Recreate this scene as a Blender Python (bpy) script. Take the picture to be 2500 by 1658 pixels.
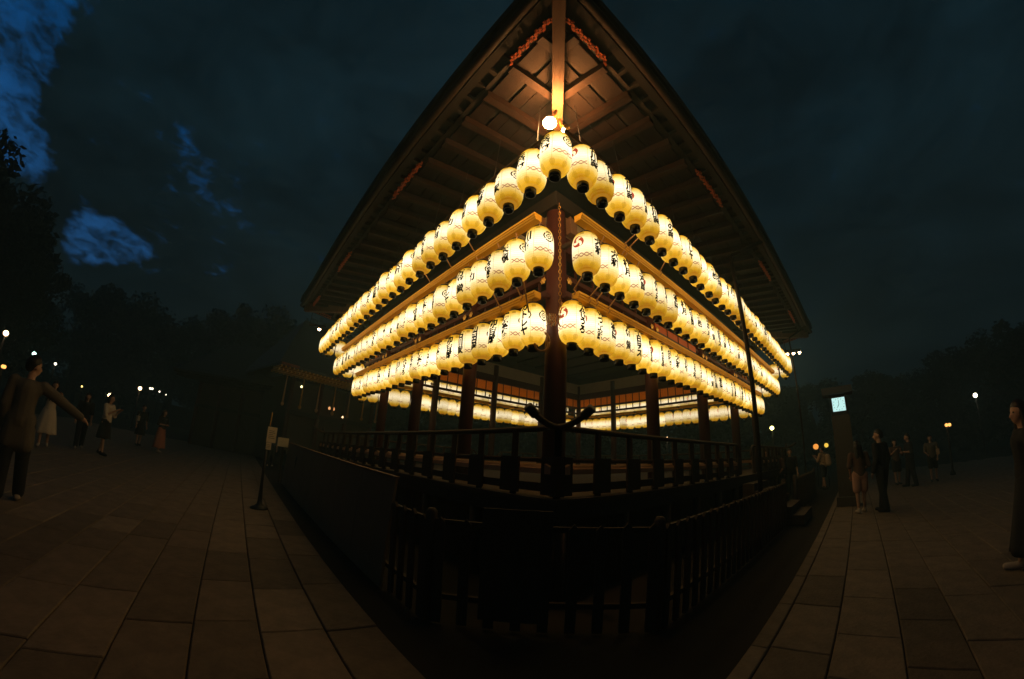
import bpy, bmesh, math, random
import numpy as np
from math import pi, sin, cos, radians, sqrt, atan2
from mathutils import Vector, Matrix

random.seed(7)
for _o in list(bpy.data.objects): bpy.data.objects.remove(_o)
SC = bpy.context.scene
COL = SC.collection
H = 1.42                                   # eye height above the paving

# ------------------------------------------------------------------ camera
cam = bpy.data.cameras.new('camera')
cam.type = 'PANO'
cam.panorama_type = 'FISHEYE_LENS_POLYNOMIAL'
cam.sensor_fit = 'HORIZONTAL'
cam.sensor_width = 36.0
cam.sensor_height = 36.0 * 1658 / 2500
cam.fisheye_fov = radians(200)
cam.fisheye_polynomial_k0 = 0.0
cam.fisheye_polynomial_k1 = -0.07849965269196457
cam.fisheye_polynomial_k2 = -8.751651984045862e-06
cam.fisheye_polynomial_k3 = 4.575973327341926e-05
cam.fisheye_polynomial_k4 = -7.705181737521918e-07
cam.clip_start = 0.05
cam.clip_end = 600
co = bpy.data.objects.new('camera', cam); COL.objects.link(co)
_F = Vector((-0.08926827, 0.94180966, 0.32407677)); _R = Vector((0.99576819, 0.07725652, 0.04977082)); _U = Vector((-0.02183759, -0.32714829, 0.94472065))
M = Matrix.Identity(4)
for i in range(3):
    M[i][0] = _R[i]; M[i][1] = _U[i]; M[i][2] = -_F[i]
M[0][3] = -0.163; M[1][3] = -4.885; M[2][3] = H
co.matrix_world = M
SC.camera = co

# ------------------------------------------------------------------ world: late dusk sky with broken cloud
SC.render.engine = 'CYCLES'
SC.cycles.use_denoising = True
SC.cycles.use_light_tree = True
SC.cycles.max_bounces = 5; SC.cycles.diffuse_bounces = 3; SC.cycles.glossy_bounces = 2
SC.cycles.sample_clamp_indirect = 2.0
SC.cycles.caustics_reflective = False; SC.cycles.caustics_refractive = False
SC.view_settings.view_transform = 'Standard'; SC.view_settings.look = 'None'
SC.view_settings.exposure = 0.0; SC.view_settings.gamma = 1.0
W = bpy.data.worlds.new('World'); SC.world = W; W.use_nodes = True
nt = W.node_tree; nt.nodes.clear()
def N(t, **k):
    n = nt.nodes.new(t)
    for a, b in k.items(): setattr(n, a, b)
    return n
def L(a, b): nt.links.new(a, b)
def MA(op, a, b=None, c=None, clamp=False):
    n = nt.nodes.new('ShaderNodeMath'); n.operation = op; n.use_clamp = clamp
    for i, v in enumerate((a, b, c)):
        if v is None: continue
        if isinstance(v, (int, float)): n.inputs[i].default_value = v
        else: nt.links.new(v, n.inputs[i])
    return n.outputs[0]
def MIXC(f, a, b, mode='MIX'):
    n = nt.nodes.new('ShaderNodeMix'); n.data_type = 'RGBA'; n.blend_type = mode
    for s, v in ((n.inputs[0], f), (n.inputs[6], a), (n.inputs[7], b)):
        if isinstance(v, (int, float)): s.default_value = v
        elif isinstance(v, tuple): s.default_value = (*v, 1)
        else: nt.links.new(v, s)
    return n.outputs[2]
tc = N('ShaderNodeTexCoord'); nrm = N('ShaderNodeVectorMath', operation='NORMALIZE'); L(tc.outputs['Generated'], nrm.inputs[0])
def noise(scale, detail=5, rough=.55, vec=None, dist=0.0):
    n = N('ShaderNodeTexNoise'); n.inputs['Scale'].default_value = scale; n.inputs['Detail'].default_value = detail
    n.inputs['Roughness'].default_value = rough; n.inputs['Distortion'].default_value = dist
    L(vec if vec else nrm.outputs[0], n.inputs['Vector']); return n.outputs['Fac']
mp = N('ShaderNodeMapping'); mp.inputs['Scale'].default_value = (1, 1, 2.2); mp.inputs['Location'].default_value = (.3, .1, 0); L(nrm.outputs[0], mp.inputs[0])
n1 = noise(2.6, 7, .6, mp.outputs[0], .4); n2 = noise(7.0, 6, .6, mp.outputs[0], .3)
def blob(az, el, rad, pw=2.0):
    """soft opening in the cloud round a direction"""
    a = radians(az); e = radians(el)
    d = N('ShaderNodeVectorMath', operation='DOT_PRODUCT'); L(nrm.outputs[0], d.inputs[0]); d.inputs[1].default_value = (sin(a)*cos(e), cos(a)*cos(e), sin(e))
    mr = N('ShaderNodeMapRange'); mr.interpolation_type = 'SMOOTHSTEP'; L(d.outputs['Value'], mr.inputs[0]); mr.inputs[1].default_value = cos(radians(rad*1.3)); mr.inputs[2].default_value = cos(radians(rad*.05))
    return mr.outputs[0]
gap = None
for az, el, rad, s in [(-99, 33, 8, 1.1), (-94, 31, 6, .95), (-90.5, 27, 5, .95), (-86.5, 23.2, 4.5, .85), (-82.0, 22.2, 3, .6), (-104, 30, 18, .5), (-71.5, 17.5, 3.2, .95), (-68.6, 18.2, 3.0, .95), (-65.6, 18.6, 2.4, .75), (-62.5, 18.2, 2.0, .5), (-62, 31, 7, .20), (-68, 27.5, 7, .14), (-55, 29, 6, .16), (-72, 36, 9, .12), (-60, 23, 8, .14), (-76, 24, 6, .28), (-48, 22, 10, .10)]:
    b = MA('MULTIPLY', blob(az, el, rad), s); gap = b if gap is None else MA('ADD', gap, b)
n3 = noise(24.0, 8, .62, mp.outputs[0], .6)
nn_ = MA('ADD', MA('ADD', MA('MULTIPLY', n1, .5), MA('MULTIPLY', n2, .70)), MA('MULTIPLY', n3, .75))
nn_ = MA('SUBTRACT', nn_, .475)
mr = N('ShaderNodeMapRange'); mr.interpolation_type = 'SMOOTHSTEP'; L(MA('ADD', nn_, MA('MULTIPLY', MA('MINIMUM', gap, .9), .46)), mr.inputs[0]); mr.inputs[1].default_value = .66; mr.inputs[2].default_value = 1.12
gapn = mr.outputs[0]
sep = N('ShaderNodeSeparateXYZ'); L(nrm.outputs[0], sep.inputs[0])
up = N('ShaderNodeMapRange'); L(sep.outputs[2], up.inputs[0]); up.inputs[1].default_value = 0.0; up.inputs[2].default_value = .62
cloud = MIXC(up.outputs[0], (.0038, .0070, .0070), (.0034, .0112, .0160))
mott = N('ShaderNodeMapRange'); L(n1, mott.inputs[0]); mott.inputs[1].default_value = .35; mott.inputs[2].default_value = .7; mott.inputs[3].default_value = .6; mott.inputs[4].default_value = 1.5
cv = N('ShaderNodeCombineXYZ'); [L(mott.outputs[0], cv.inputs[i]) for i in range(3)]
cloud2 = MIXC(1.0, cloud, cv.outputs[0], 'MULTIPLY')
glow = MIXC(up.outputs[0], (.030, .130, .34), (.0005, .055, .19))
sky = MIXC(gapn, cloud2, glow)
bg = N('ShaderNodeBackground'); L(sky, bg.inputs[0]); bg.inputs[1].default_value = 1.0
wo = N('ShaderNodeOutputWorld'); L(bg.outputs[0], wo.inputs[0])

# ------------------------------------------------------------------ materials
def mat(name, col, rough=.75, var=.25, scale=6., stretch=(1, 1, 1), bump=.15, metal=0., spec=.3, col2=None, bscale=None):
    global nt
    m = bpy.data.materials.new(name); m.use_nodes = True; nt = m.node_tree
    p = nt.nodes['Principled BSDF']; tcn = N('ShaderNodeTexCoord'); mpn = N('ShaderNodeMapping'); mpn.inputs['Scale'].default_value = stretch
    oi = N('ShaderNodeObjectInfo'); L(tcn.outputs['Object'], mpn.inputs[0])
    n = N('ShaderNodeTexNoise'); n.inputs['Scale'].default_value = scale; n.inputs['Detail'].default_value = 6; n.inputs['Roughness'].default_value = .65; L(mpn.outputs[0], n.inputs['Vector'])
    c2 = col2 if col2 else tuple(c * (1 - var) for c in col)
    c1 = tuple(min(1, c * (1 + var)) for c in col)
    c = MIXC(n.outputs['Fac'], c2, c1)
    rv = MA('ADD', MA('MULTIPLY', oi.outputs['Random'], var * .8), 1 - var * .4)
    cvn = N('ShaderNodeCombineXYZ'); [L(rv, cvn.inputs[i]) for i in range(3)]
    c = MIXC(1.0, c, cvn.outputs[0], 'MULTIPLY'); L(c, p.inputs['Base Color'])
    p.inputs['Roughness'].default_value = rough; p.inputs['Metallic'].default_value = metal; p.inputs['Specular IOR Level'].default_value = spec
    if bump:
        b = N('ShaderNodeBump'); b.inputs['Strength'].default_value = bump; b.inputs['Distance'].default_value = .01
        nb = N('ShaderNodeTexNoise'); nb.inputs['Scale'].default_value = bscale or scale * 5; nb.inputs['Detail'].default_value = 5; L(mpn.outputs[0], nb.inputs['Vector'])
        L(nb.outputs['Fac'], b.inputs['Height']); L(b.outputs[0], p.inputs['Normal'])
    return m
def emat(name, col, s, sampling='AUTO'):
    m = bpy.data.materials.new(name); m.use_nodes = True; t = m.node_tree; t.nodes.clear()
    e = t.nodes.new('ShaderNodeEmission'); e.inputs[0].default_value = (*col, 1); e.inputs[1].default_value = s
    o = t.nodes.new('ShaderNodeOutputMaterial'); t.links.new(e.outputs[0], o.inputs[0]); m.cycles.emission_sampling = sampling
    return m
M_RED = mat('red_ochre_wood', (.062, .016, .012), .6, .3, 5, (1, 1, .25), .2)
M_VERM = mat('vermilion_board', (.42, .085, .02), .55, .25, 5)
M_WOOD = mat('weathered_dark_wood', (.055, .036, .025), .7, .4, 5, (1, 1, .3), .25)
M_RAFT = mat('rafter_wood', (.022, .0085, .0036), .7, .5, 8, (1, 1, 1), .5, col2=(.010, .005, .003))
M_SOFF = mat('dark_eave_wood', (.010, .0036, .0016), .75, .6, 9, (1, 1, 1), .6, col2=(.004, .0022, .0014))  # eave shade put into the colour, so lantern light hardly shows
M_EAVE = mat('eave_board_wood', (.21, .115, .065), .7, .35, 4, (1, 1, 1), .25)
M_RAIL = mat('pale_rail_wood', (.50, .27, .15), .6, .3, 5, (1, 1, 1), .2)  # lantern light on the middle rail put into a paler colour
M_DEEP = mat('smoked_roof_wood', (.024, .018, .014), .8, .4, 4)
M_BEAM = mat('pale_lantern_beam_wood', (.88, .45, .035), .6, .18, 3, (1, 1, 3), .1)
M_BARK = mat('bark_thatch', (.025, .021, .017), .95, .4, 20)
M_PLAST = mat('old_plaster', (.36, .29, .20), .9, .2, 3)
M_GUT = mat('copper_gutter', (.034, .021, .014), .65, .3, 6, spec=.2)
M_BLACK = mat('black_lacquer', (.012, .011, .011), .25, .1, 5, bump=0, spec=.5)
M_IRON = mat('dark_iron', (.03, .03, .032), .5, .2, 8, metal=.4)
M_GOLD = mat('gilt_metal', (.75, .42, .10), .35, .15, 8, metal=.8)
M_INK = mat('black_ink', (.012, .009, .006), .9, 0, 5, bump=0, spec=0)
M_ROPE = mat('straw_rope', (.50, .27, .12), .9, .3, 60, bump=.4)
M_STONE = mat('paving_stone', (.150, .112, .078), .7, .85, 4.5, bump=1.0, bscale=26, col2=(.045, .036, .027))
M_JOINT = mat('packed_earth_joint', (.024, .020, .016), .95, .3, 6)
M_GRANITE = mat('granite', (.075, .063, .054), .8, .25, 12)
M_BOARD = mat('hoarding_board', (.26, .17, .10), .75, .25, 1.5)
M_PAPER = mat('notice_paper', (.70, .60, .42), .8, .15, 8, bump=.05)
M_LEAF = mat('leaf', (.022, .034, .017), .7, .4, 3, bump=0)
M_TRUNK = mat('tree_bark', (.06, .045, .035), .9, .3, 8)
M_SKIN = mat('skin', (.48, .28, .19), .6, .08, 10, bump=.05)
M_HAIR = mat('black_hair', (.018, .014, .012), .45, .2, 40, bump=.2)
M_TILE = mat('roof_tile_dark', (.05, .05, .052), .6, .3, 6)

# lantern paper: gives off light, brighter where the bulb sits, yellower towards the closed ends; printed chain and leaf marks near the foot
LZ0, LZ1, LR = .060, .668, .192
def paper(name='lit_lantern_paper', gain=2.1):
    global nt
    m = bpy.data.materials.new(name); m.use_nodes = True; nt = m.node_tree; nt.nodes.clear()
    t = N('ShaderNodeTexCoord'); s = N('ShaderNodeSeparateXYZ'); L(t.outputs['Object'], s.inputs[0])
    oi = N('ShaderNodeObjectInfo')
    h = MA('DIVIDE', MA('SUBTRACT', s.outputs[2], LZ0), LZ1 - LZ0)
    th = MA('ARCTAN2', s.outputs[1], s.outputs[0])
    nz = N('ShaderNodeTexNoise'); nz.inputs['Scale'].default_value = 9; nz.inputs['Detail'].default_value = 4; L(t.outputs['Object'], nz.inputs['Vector'])
    wob = MA('MULTIPLY', MA('SUBTRACT', nz.outputs['Fac'], .5), .14)
    hh = MA('ADD', MA('ADD', h, wob), MA('MULTIPLY', MA('SUBTRACT', oi.outputs['Random'], .5), .10))
    r = N('ShaderNodeValToRGB'); L(hh, r.inputs[0]); cr = r.color_ramp
    stops = [(0, (.52, .19, .004)), (.06, (.78, .37, .010)), (.13, (.98, .54, .050)), (.22, (1.16, .80, .24)), (.34, (1.60, 1.25, .66)), (.52, (2.05, 1.70, 1.08)), (.68, (1.80, 1.38, .70)), (.80, (1.34, .86, .21)), (.90, (.98, .49, .02)), (1, (.48, .16, .002))]
    cr.elements[0].position = 0; cr.elements[0].color = (*[v / 2.1 for v in stops[0][1]], 1)
    cr.elements[1].position = 1; cr.elements[1].color = (*[v / 2.1 for v in stops[-1][1]], 1)
    for p_, c_ in stops[1:-1]:
        e = cr.elements.new(p_); e.color = (*[v / 2.1 for v in c_], 1)
    c = r.outputs[0]
    def band(x, a, w):                      # 1 inside |x-a|<w
        return MA('LESS_THAN', MA('ABSOLUTE', MA('SUBTRACT', x, a)), w)
    seam = MA('LESS_THAN', MA('ABSOLUTE', MA('SINE', MA('MULTIPLY', th, 3))), .055)
    c = MIXC(MA('MULTIPLY', seam, .55), c, (.26, .13, .008))
    rib = MA('MULTIPLY', MA('ADD', MA('SINE', MA('MULTIPLY', s.outputs[2], 2 * pi / .030)), 1), .12)
    c = MIXC(rib, c, (.35, .2, .03))
    # leaf shapes round the foot
    lf = MA('MULTIPLY', band(h, .085, .055), MA('GREATER_THAN', MA('SINE', MA('ADD', MA('MULTIPLY', th, 6), pi / 2)), MA('ADD', .15, MA('MULTIPLY', MA('ABSOLUTE', MA('SUBTRACT', h, .085)), 9))))
    c = MIXC(MA('MULTIPLY', lf, .45), c, (.24, .115, .002))
    lf2 = MA('MULTIPLY', band(h, .90, .05), MA('GREATER_THAN', MA('SINE', MA('MULTIPLY', th, 6)), .5))
    c = MIXC(MA('MULTIPLY', lf2, .6), c, (.16, .07, .002))
    # chain printed below the crests
    w = MA('MULTIPLY', MA('SINE', MA('MULTIPLY', th, 8)), .036)
    gate = MA('GREATER_THAN', MA('ABSOLUTE', MA('COSINE', th)), .55)
    ch = MA('MULTIPLY', MA('MAXIMUM', band(h, MA('ADD',   .31, w), .013), band(h, MA('SUBTRACT', .31, w), .013)), gate)
    c = MIXC(MA('MULTIPLY', ch, .85), c, (.19, .045, .02))
    st = MA('MULTIPLY', MA('ADD', .74, MA('MULTIPLY', oi.outputs['Random'], .46)), gain)
    e = N('ShaderNodeEmission'); L(c, e.inputs[0]); L(st, e.inputs[1])
    o = N('ShaderNodeOutputMaterial'); L(e.outputs[0], o.inputs[0]); m.cycles.emission_sampling = 'FRONT'
    return m
M_LANT = paper(); M_LANT2 = paper('dimmer_lantern_paper', 1.35)
M_TOMOE = emat('red_crest_print_lit', (.58, .075, .028), 1.0, 'NONE')
M_BULB = emat('lamp_glass_lit', (1, .50, .17), 260)
M_BULB2 = emat('small_lamp_glass_lit', (1, .66, .34), 40)

# ------------------------------------------------------------------ helpers
def tag(o, label=None, cat=None, group=None, kind=None):
    if label: o['label'] = label
    if cat: o['category'] = cat
    if group: o['group'] = group
    if kind: o['kind'] = kind
    return o
def link(name, data, parent=None, loc=None):
    o = bpy.data.objects.new(name, data); COL.objects.link(o)
    if parent: o.parent = parent
    if loc is not None: o.location = loc
    return o
def empty(name, loc=(0, 0, 0), rz=0):
    o = bpy.data.objects.new(name, None); COL.objects.link(o); o.location = loc; o.rotation_euler = (0, 0, rz); return o
class MB:
    def __init__(s): s.v = []; s.f = []; s.mi = []
    def add(s, vs, fs, mi=0):
        b = len(s.v); s.v += [tuple(v) for v in vs]; s.f += [tuple(b + i for i in f) for f in fs]; s.mi += [mi] * len(fs); return s
    def box8(s, p, mi=0):                   # p: 8 corners, bottom ring 0-3 then top ring 4-7
        return s.add(p, [(3, 2, 1, 0), (4, 5, 6, 7), (0, 1, 5, 4), (1, 2, 6, 5), (2, 3, 7, 6), (3, 0, 4, 7)], mi)
    def box(s, x0, x1, y0, y1, z0, z1, mi=0):
        return s.box8([(x0, y0, z0), (x1, y0, z0), (x1, y1, z0), (x0, y1, z0), (x0, y0, z1), (x1, y0, z1), (x1, y1, z1), (x0, y1, z1)], mi)
    def tube(s, pts, r, n=8, mi=0, cap=True):
        pts = [Vector(p) for p in pts]; rs = r if isinstance(r, (list, tuple)) else [r] * len(pts); b = len(s.v); prev = None
        for i, p in enumerate(pts):
            d = (pts[min(i + 1, len(pts) - 1)] - pts[max(i - 1, 0)]).normalized()
            a = prev - d * prev.dot(d) if prev is not None else d.orthogonal()
            if a.length < 1e-6: a = d.orthogonal()
            a.normalize(); prev = a; c = d.cross(a)
            for k in range(n):
                t = 2 * pi * k / n; s.v.append(tuple(p + (a * cos(t) + c * sin(t)) * rs[i]))
        for i in range(len(pts) - 1):
            for k in range(n):
                s.f.append((b + i*n + k, b + i*n + (k+1) % n, b + (i+1)*n + (k+1) % n, b + (i+1)*n + k)); s.mi.append(mi)
        if cap:
            s.f.append(tuple(b + k for k in range(n))[::-1]); s.mi.append(mi)
            s.f.append(tuple(b + (len(pts)-1)*n + k for k in range(n))); s.mi.append(mi)
        return s
    def lathe(s, prof, n=16, mi=0, c=(0, 0, 0)):
        b = len(s.v); m = len(prof)
        for r, z in prof:
            for k in range(n): s.v.append((c[0] + r*cos(2*pi*k/n), c[1] + r*sin(2*pi*k/n), c[2] + z))
        for i in range(m - 1):
            for k in range(n): s.f.append((b+i*n+k, b+i*n+(k+1) % n, b+(i+1)*n+(k+1) % n, b+(i+1)*n+k)); s.mi.append(mi)
        if prof[0][0] > 1e-4: s.f.append(tuple(b + k for k in range(n))[::-1]); s.mi.append(mi)
        if prof[-1][0] > 1e-4: s.f.append(tuple(b + (m-1)*n + k for k in range(n))); s.mi.append(mi)
        return s
    def mesh(s, name, mats, smooth=False):
        me = bpy.data.meshes.new(name); me.from_pydata(s.v, [], s.f); me.update()
        for m in (mats if isinstance(mats, (list, tuple)) else [mats]): me.materials.append(m)
        me.polygons.foreach_set('material_index', s.mi)
        if smooth: me.polygons.foreach_set('use_smooth', [True] * len(me.polygons))
        me.update(); return me
    def build(s, name, mats, parent=None, smooth=False): return link(name, s.mesh(name, mats, smooth), parent)

# plan of the stage: near corner post at the origin, two fronts running back to the left and to the right
Q = sqrt(.5); DL = Vector((-Q, Q, 0)); DR = Vector((Q, Q, 0))
WL, WR = 8.6, 11.0
SIDES = {'L': (Vector((0, 0, 0)), DL, -DR, WL), 'R': (Vector((0, 0, 0)), DR, -DL, WR),
         'BL': (DL * WL, DR, DL, WR), 'BR': (DR * WR, DL, DR, WL)}
SIDENAME = {'L': 'left front', 'R': 'right front', 'BL': 'back left', 'BR': 'back right'}
def wp(side, al, out, z):                   # z measured from eye level
    o, d, n, w = SIDES[side]; p = o + d * al + n * out; return Vector((p.x, p.y, z + H))
def beam(mb, side, a0, a1, o0, o1, z0, z1, mitre=False, z0b=None, z1b=None):
    """bar along a front; mitre=True runs it corner to corner cut at 45 degrees"""
    w = SIDES[side][3]
    if mitre: A = [(-o0, o0), (-o1, o1), (w + o1, o1), (w + o0, o0)]
    else: A = [(a0, o0), (a0, o1), (a1, o1), (a1, o0)]
    zb = [z0, z0b if z0b is not None else z0]; zt = [z1, z1b if z1b is not None else z1]
    k = [0, 1, 1, 0]
    p = [wp(side, a, o, zb[j]) for (a, o), j in zip(A, k)] + [wp(side, a, o, zt[j]) for (a, o), j in zip(A, k)]
    if side in ('L', 'BR'): p = [p[0], p[3], p[2], p[1], p[4], p[7], p[6], p[5]]
    return mb.box8(p)

# ------------------------------------------------------------------ ground and paving
gb = MB(); gb.box(-88, 88, -28, 90, -.3, -.022)
tag(gb.build('ground', M_JOINT), kind='structure')
pave = empty('pavement'); tag(pave, kind='structure')
def slab_mesh(w, l, t=.03, b=.008):
    m = MB(); x, y = w / 2, l / 2
    ring = lambda x, y, z: [(-x, -y, z), (x, -y, z), (x, y, z), (-x, y, z)]
    v = ring(x, y, -t) + ring(x, y, -b) + ring(x - b, y - b, 0)
    f = [(8, 9, 10, 11)]
    for i in range(4):
        j = (i + 1) % 4; f += [(i, j, 4 + j, 4 + i), (4 + i, 4 + j, 8 + j, 8 + i)]
    m.add(v, f); return m
LENS = (.72, .80, .86, .94, 1.02)
STRIPS_L = [2.43, 2.84, 3.31, 3.77, 4.24] + [4.71 + .47 * i for i in range(22)]
STRIPS_R = [2.60, 2.74, 3.18, 3.67, 4.12] + [4.59 + .47 * i for i in range(22)]
smesh = {}
slabs = []; far = MB()
camxy = Vector((-.163, -4.885, 0))
for side, strips in (('L', STRIPS_L), ('R', STRIPS_R)):
    o, d, n, w = SIDES[side]
    for i in range(len(strips) - 1):
        o0, o1 = strips[i], strips[i + 1]; ww = o1 - o0 - .010; mid = (o0 + o1) / 2
        rnd = random.Random(i * 31 + (5 if side == 'L' else 11)); a = -mid + .1 - (0 if side == 'L' else .0)
        while a < 26:
            l = rnd.choice(LENS)
            if i == 0: l = 1.02
            c = o + d * (a + l / 2) + n * mid; dist = (c - camxy).length
            ang = atan2(d.y, d.x) - pi / 2
            zoff = rnd.uniform(-.004, .003); tilt = (rnd.uniform(-.004, .004), rnd.uniform(-.004, .004))
            slabs.append((dist, side, ww, l - .009, c, ang, zoff, tilt)); a += l
slabs.sort(key=lambda t: t[0])
for k, (dist, side, ww, l, c, ang, zoff, tilt) in enumerate(slabs):
    if k < 290:
        key = (round(ww, 3), round(l, 3))
        if key not in smesh: smesh[key] = slab_mesh(ww, l).mesh('paving_slab', M_STONE)
        ob = link('paving_slab', smesh[key], pave, (c.x, c.y, zoff)); ob.rotation_euler = (tilt[0], tilt[1], ang)
    elif dist < 30:
        mm = slab_mesh(ww, l); ca, sa = cos(ang), sin(ang)
        far.add([(c.x + x * ca - y * sa, c.y + x * sa + y * ca, z + zoff) for x, y, z in mm.v], mm.f)
fo = far.build('far_paving', M_STONE, pave); fo['kind'] = 'stuff'

# ------------------------------------------------------------------ the lantern stage
ST = empty('lantern_stage')
tag(ST, 'open wooden stage with deep eaves, hung all round with three rows of lanterns', 'stage')
def P(name, mb, m, smooth=False): return mb.build(name, m, ST, smooth)
FLOOR = -.36
# columns
cols = []
for side, n in (('L', 4), ('R', 4), ('BL', 4), ('BR', 4)):
    w = SIDES[side][3]
    for k in range(0 if side in ('L',) else 1, n + (1 if side in ('BL', 'R') else 0)):
        cols.append((side, w * k / n))
for side, al in cols:
    c = wp(side, al, 0, 0); m = MB(); r = .155 if (side == 'L' and al == 0) else .125
    m.lathe([(r, -H + .12), (r, 3.9)], 20, c=(c.x, c.y, H)); P('column', m, M_RED, True)
    b = MB(); b.lathe([(r + .10, 0), (r + .09, .12)], 16, c=(c.x, c.y, 0)); P('base_stone', b, M_GRANITE)
# beams that tie the columns
for side in SIDES:
    for (z0, z1, t, m) in ((2.44, 2.52, .05, M_RED), (2.72, 2.80, .05, M_RED), (3.18, 3.46, .09, M_RED), (3.98, 4.28, .13, M_DEEP)):
        b = MB(); beam(b, side, 0, 0, -t, t, z0, z1, True); P('tie_beam', b, m)
    b = MB(); beam(b, side, 0, 0, -.03, .0, 3.46, 3.98, True); P('plaster_panel', b, M_PLAST)
    w = SIDES[side][3]; nb = 4
    for k in range(nb):
        for j in range(1, 6):
            a = w * (k + j / 6) / nb
            b = MB(); beam(b, side, a - .014, a + .014, -.02, .02, 2.52, 3.18); P('muntin', b, M_RED)
tm = bpy.data.materials.new('added_amber_pane'); tm.use_nodes = True; nt = tm.node_tree; nt.nodes.clear()  # translucent panes added at the back so the openings glow amber
_t = N('ShaderNodeBsdfTranslucent'); _t.inputs[0].default_value = (.95, .48, .06, 1); _d = N('ShaderNodeBsdfDiffuse'); _d.inputs[0].default_value = (.6, .42, .2, 1); _x = N('ShaderNodeMixShader'); _x.inputs[0].default_value = .2
L(_t.outputs[0], _x.inputs[1]); L(_d.outputs[0], _x.inputs[2]); _o = N('ShaderNodeOutputMaterial'); L(_x.outputs[0], _o.inputs[0])
for side in ('BL', 'BR'):
    w = SIDES[side][3]
    for k in range(24):
        a0 = w * k / 24 + .02 + (.11 if k % 6 == 0 else 0); a1 = w * (k + 1) / 24 - .02 - (.11 if k % 6 == 5 else 0)
        b = MB(); beam(b, side, a0, a1, -.003, .003, 2.805, 3.175); P('amber_glow_pane', b, tm)
# carved bracket blocks beside the corner post and above each column
for side in SIDES:
    w = SIDES[side][3]
    for k in range(5):
        a0 = w * k / 4
        for s in (-1, 1):
            if (k == 0 and s < 0) or (k == 4 and s > 0): continue
            b = MB()
            prof = [(.17, 3.46), (.52, 3.46), (.52, 3.52), (.40, 3.60), (.30, 3.68), (.30, 3.74), (.17, 3.74)] if False else [(.20, 3.56), (.46, 3.56), (.46, 3.62), (.36, 3.66), (.36, 3.84), (.20, 3.90)]
            v = [wp(side, a0 + s * x, .035, z) for x, z in prof] + [wp(side, a0 + s * x, .15, z) for x, z in prof]
            n = len(prof); b.add(v, [tuple(range(n)), tuple(range(2*n - 1, n - 1, -1))] + [(i, (i+1) % n, n + (i+1) % n, n + i) for i in range(n)])
            P('bracket_block', b, M_EAVE)
# vermilion board on the right front
b = MB(); beam(b, 'R', 2.83, 4.95, .10, .135, 2.53, 2.76); P('vermilion_board', b, M_VERM)
for a in (3.35, 3.9, 4.45):
    b = MB(); beam(b, 'R', a, a + .02, .136, .15, 2.53, 2.76); P('board_batten', b, M_WOOD)
b = MB(); beam(b, 'R', 2.83, 4.95, .136, .145, 2.53, 2.60); P('board_slot_strip', b, M_WOOD)
# nail covers (six-petal rosettes)
def rosette(r=.055):
    m = MB(); n = 24
    v = [(0, 0, .028)] + [(r * (1 + .18 * cos(6 * 2*pi*i/n)) * cos(2*pi*i/n), r * (1 + .18 * cos(6 * 2*pi*i/n)) * sin(2*pi*i/n), 0) for i in range(n)]
    m.add(v, [(0, 1 + i, 1 + (i + 1) % n) for i in range(n)]); return m.mesh('nail_cover', M_GOLD)
RM = rosette()
for side in ('L', 'R', 'BL', 'BR'):
    o, d, n, w = SIDES[side]
    for k in range(5):
        for s in ((1,) if k == 0 else (-1,) if k == 4 else (-1, 1)):
            p = wp(side, w * k / 4 + s * .11 * (1 if k else 1.1), .163, 2.62)
            ob = link('nail_cover', RM, ST, p); ob.rotation_euler = n.to_track_quat('Z', 'Y').to_euler()
# stepped pale beams that carry lantern rows two and three
ROWS = {1: (1.33, 3.06), 2: (.795, 2.32), 3: (.294, 1.56)}
for side in SIDES:
    w = SIDES[side][3]
    for row, zb in ((2, 3.12), (3, 2.27)):
        o = ROWS[row][0]
        for k, (oo, t) in enumerate(((-.07, .035), (-.04, .034), (-.075, .034))):
            b = MB(); z = zb + k * .0352
            A = o + .055 + .012 * k
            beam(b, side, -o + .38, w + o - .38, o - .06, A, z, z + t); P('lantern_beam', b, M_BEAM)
        for k in range(9):                  # arms that carry the beam out from the columns
            a = w * k / 8
            if row == 2:
                b = MB(); beam(b, side, a - .03, a + .03, .05, o - .06, zb + .02, zb + .08); P('beam_arm', b, M_WOOD)
            else:
                b = MB(); beam(b, side, a - .03, a + .03, .05, o - .06, zb + .02, zb + .08); P('beam_arm', b, M_RED)
    b = MB(); o = ROWS[1][0]                # thin pole for row one
    b.tube([wp(side, -o + .1, o, 3.83), wp(side, w + o - .1, o, 3.83)], .022, 8); P('lantern_pole', b, M_WOOD, True)
    for k in range(int((w + 2*o) / .9)):
        a = -o + .4 + k * .9; b = MB(); b.tube([wp(side, a, o, 3.83), wp(side, a, o - .05, 4.7)], .006, 5); P('pole_hanger', b, M_IRON)
# floor, edge beam and rail
b = MB(); c4 = [wp('L', -.95, .95, 0), wp('R', WR + .95, .95, 0)]
for side in SIDES:
    b = MB(); beam(b, side, 0, 0, .0, .95, FLOOR - .05, FLOOR, True); P('veranda_floor', b, M_WOOD)
    b = MB(); beam(b, side, 0, 0, .80, .93, FLOOR - .22, FLOOR - .052, True); P('floor_edge_beam', b, M_WOOD)
    w = SIDES[side][3]
    for k in range(int(w / 1.1) + 2):
        a = -.8 + k * (w + 1.6) / (int(w / 1.1) + 1); c = wp(side, a, .86, 0)
        b = MB(); b.lathe([(.07, 0), (.07, H + FLOOR - .22)], 10, c=(c.x, c.y, 0)); P('floor_post', b, M_WOOD, True)
b = MB(); pl = [wp('L', 0, 0, 0), wp('R', WR, 0, 0), wp('BL', WR, 0, 0), wp('L', WL, 0, 0)]
b.box8([Vector((p.x, p.y, H + FLOOR - .05)) for p in pl] + [Vector((p.x, p.y, H + FLOOR)) for p in pl]); P('stage_floor', b, M_WOOD)
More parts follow.
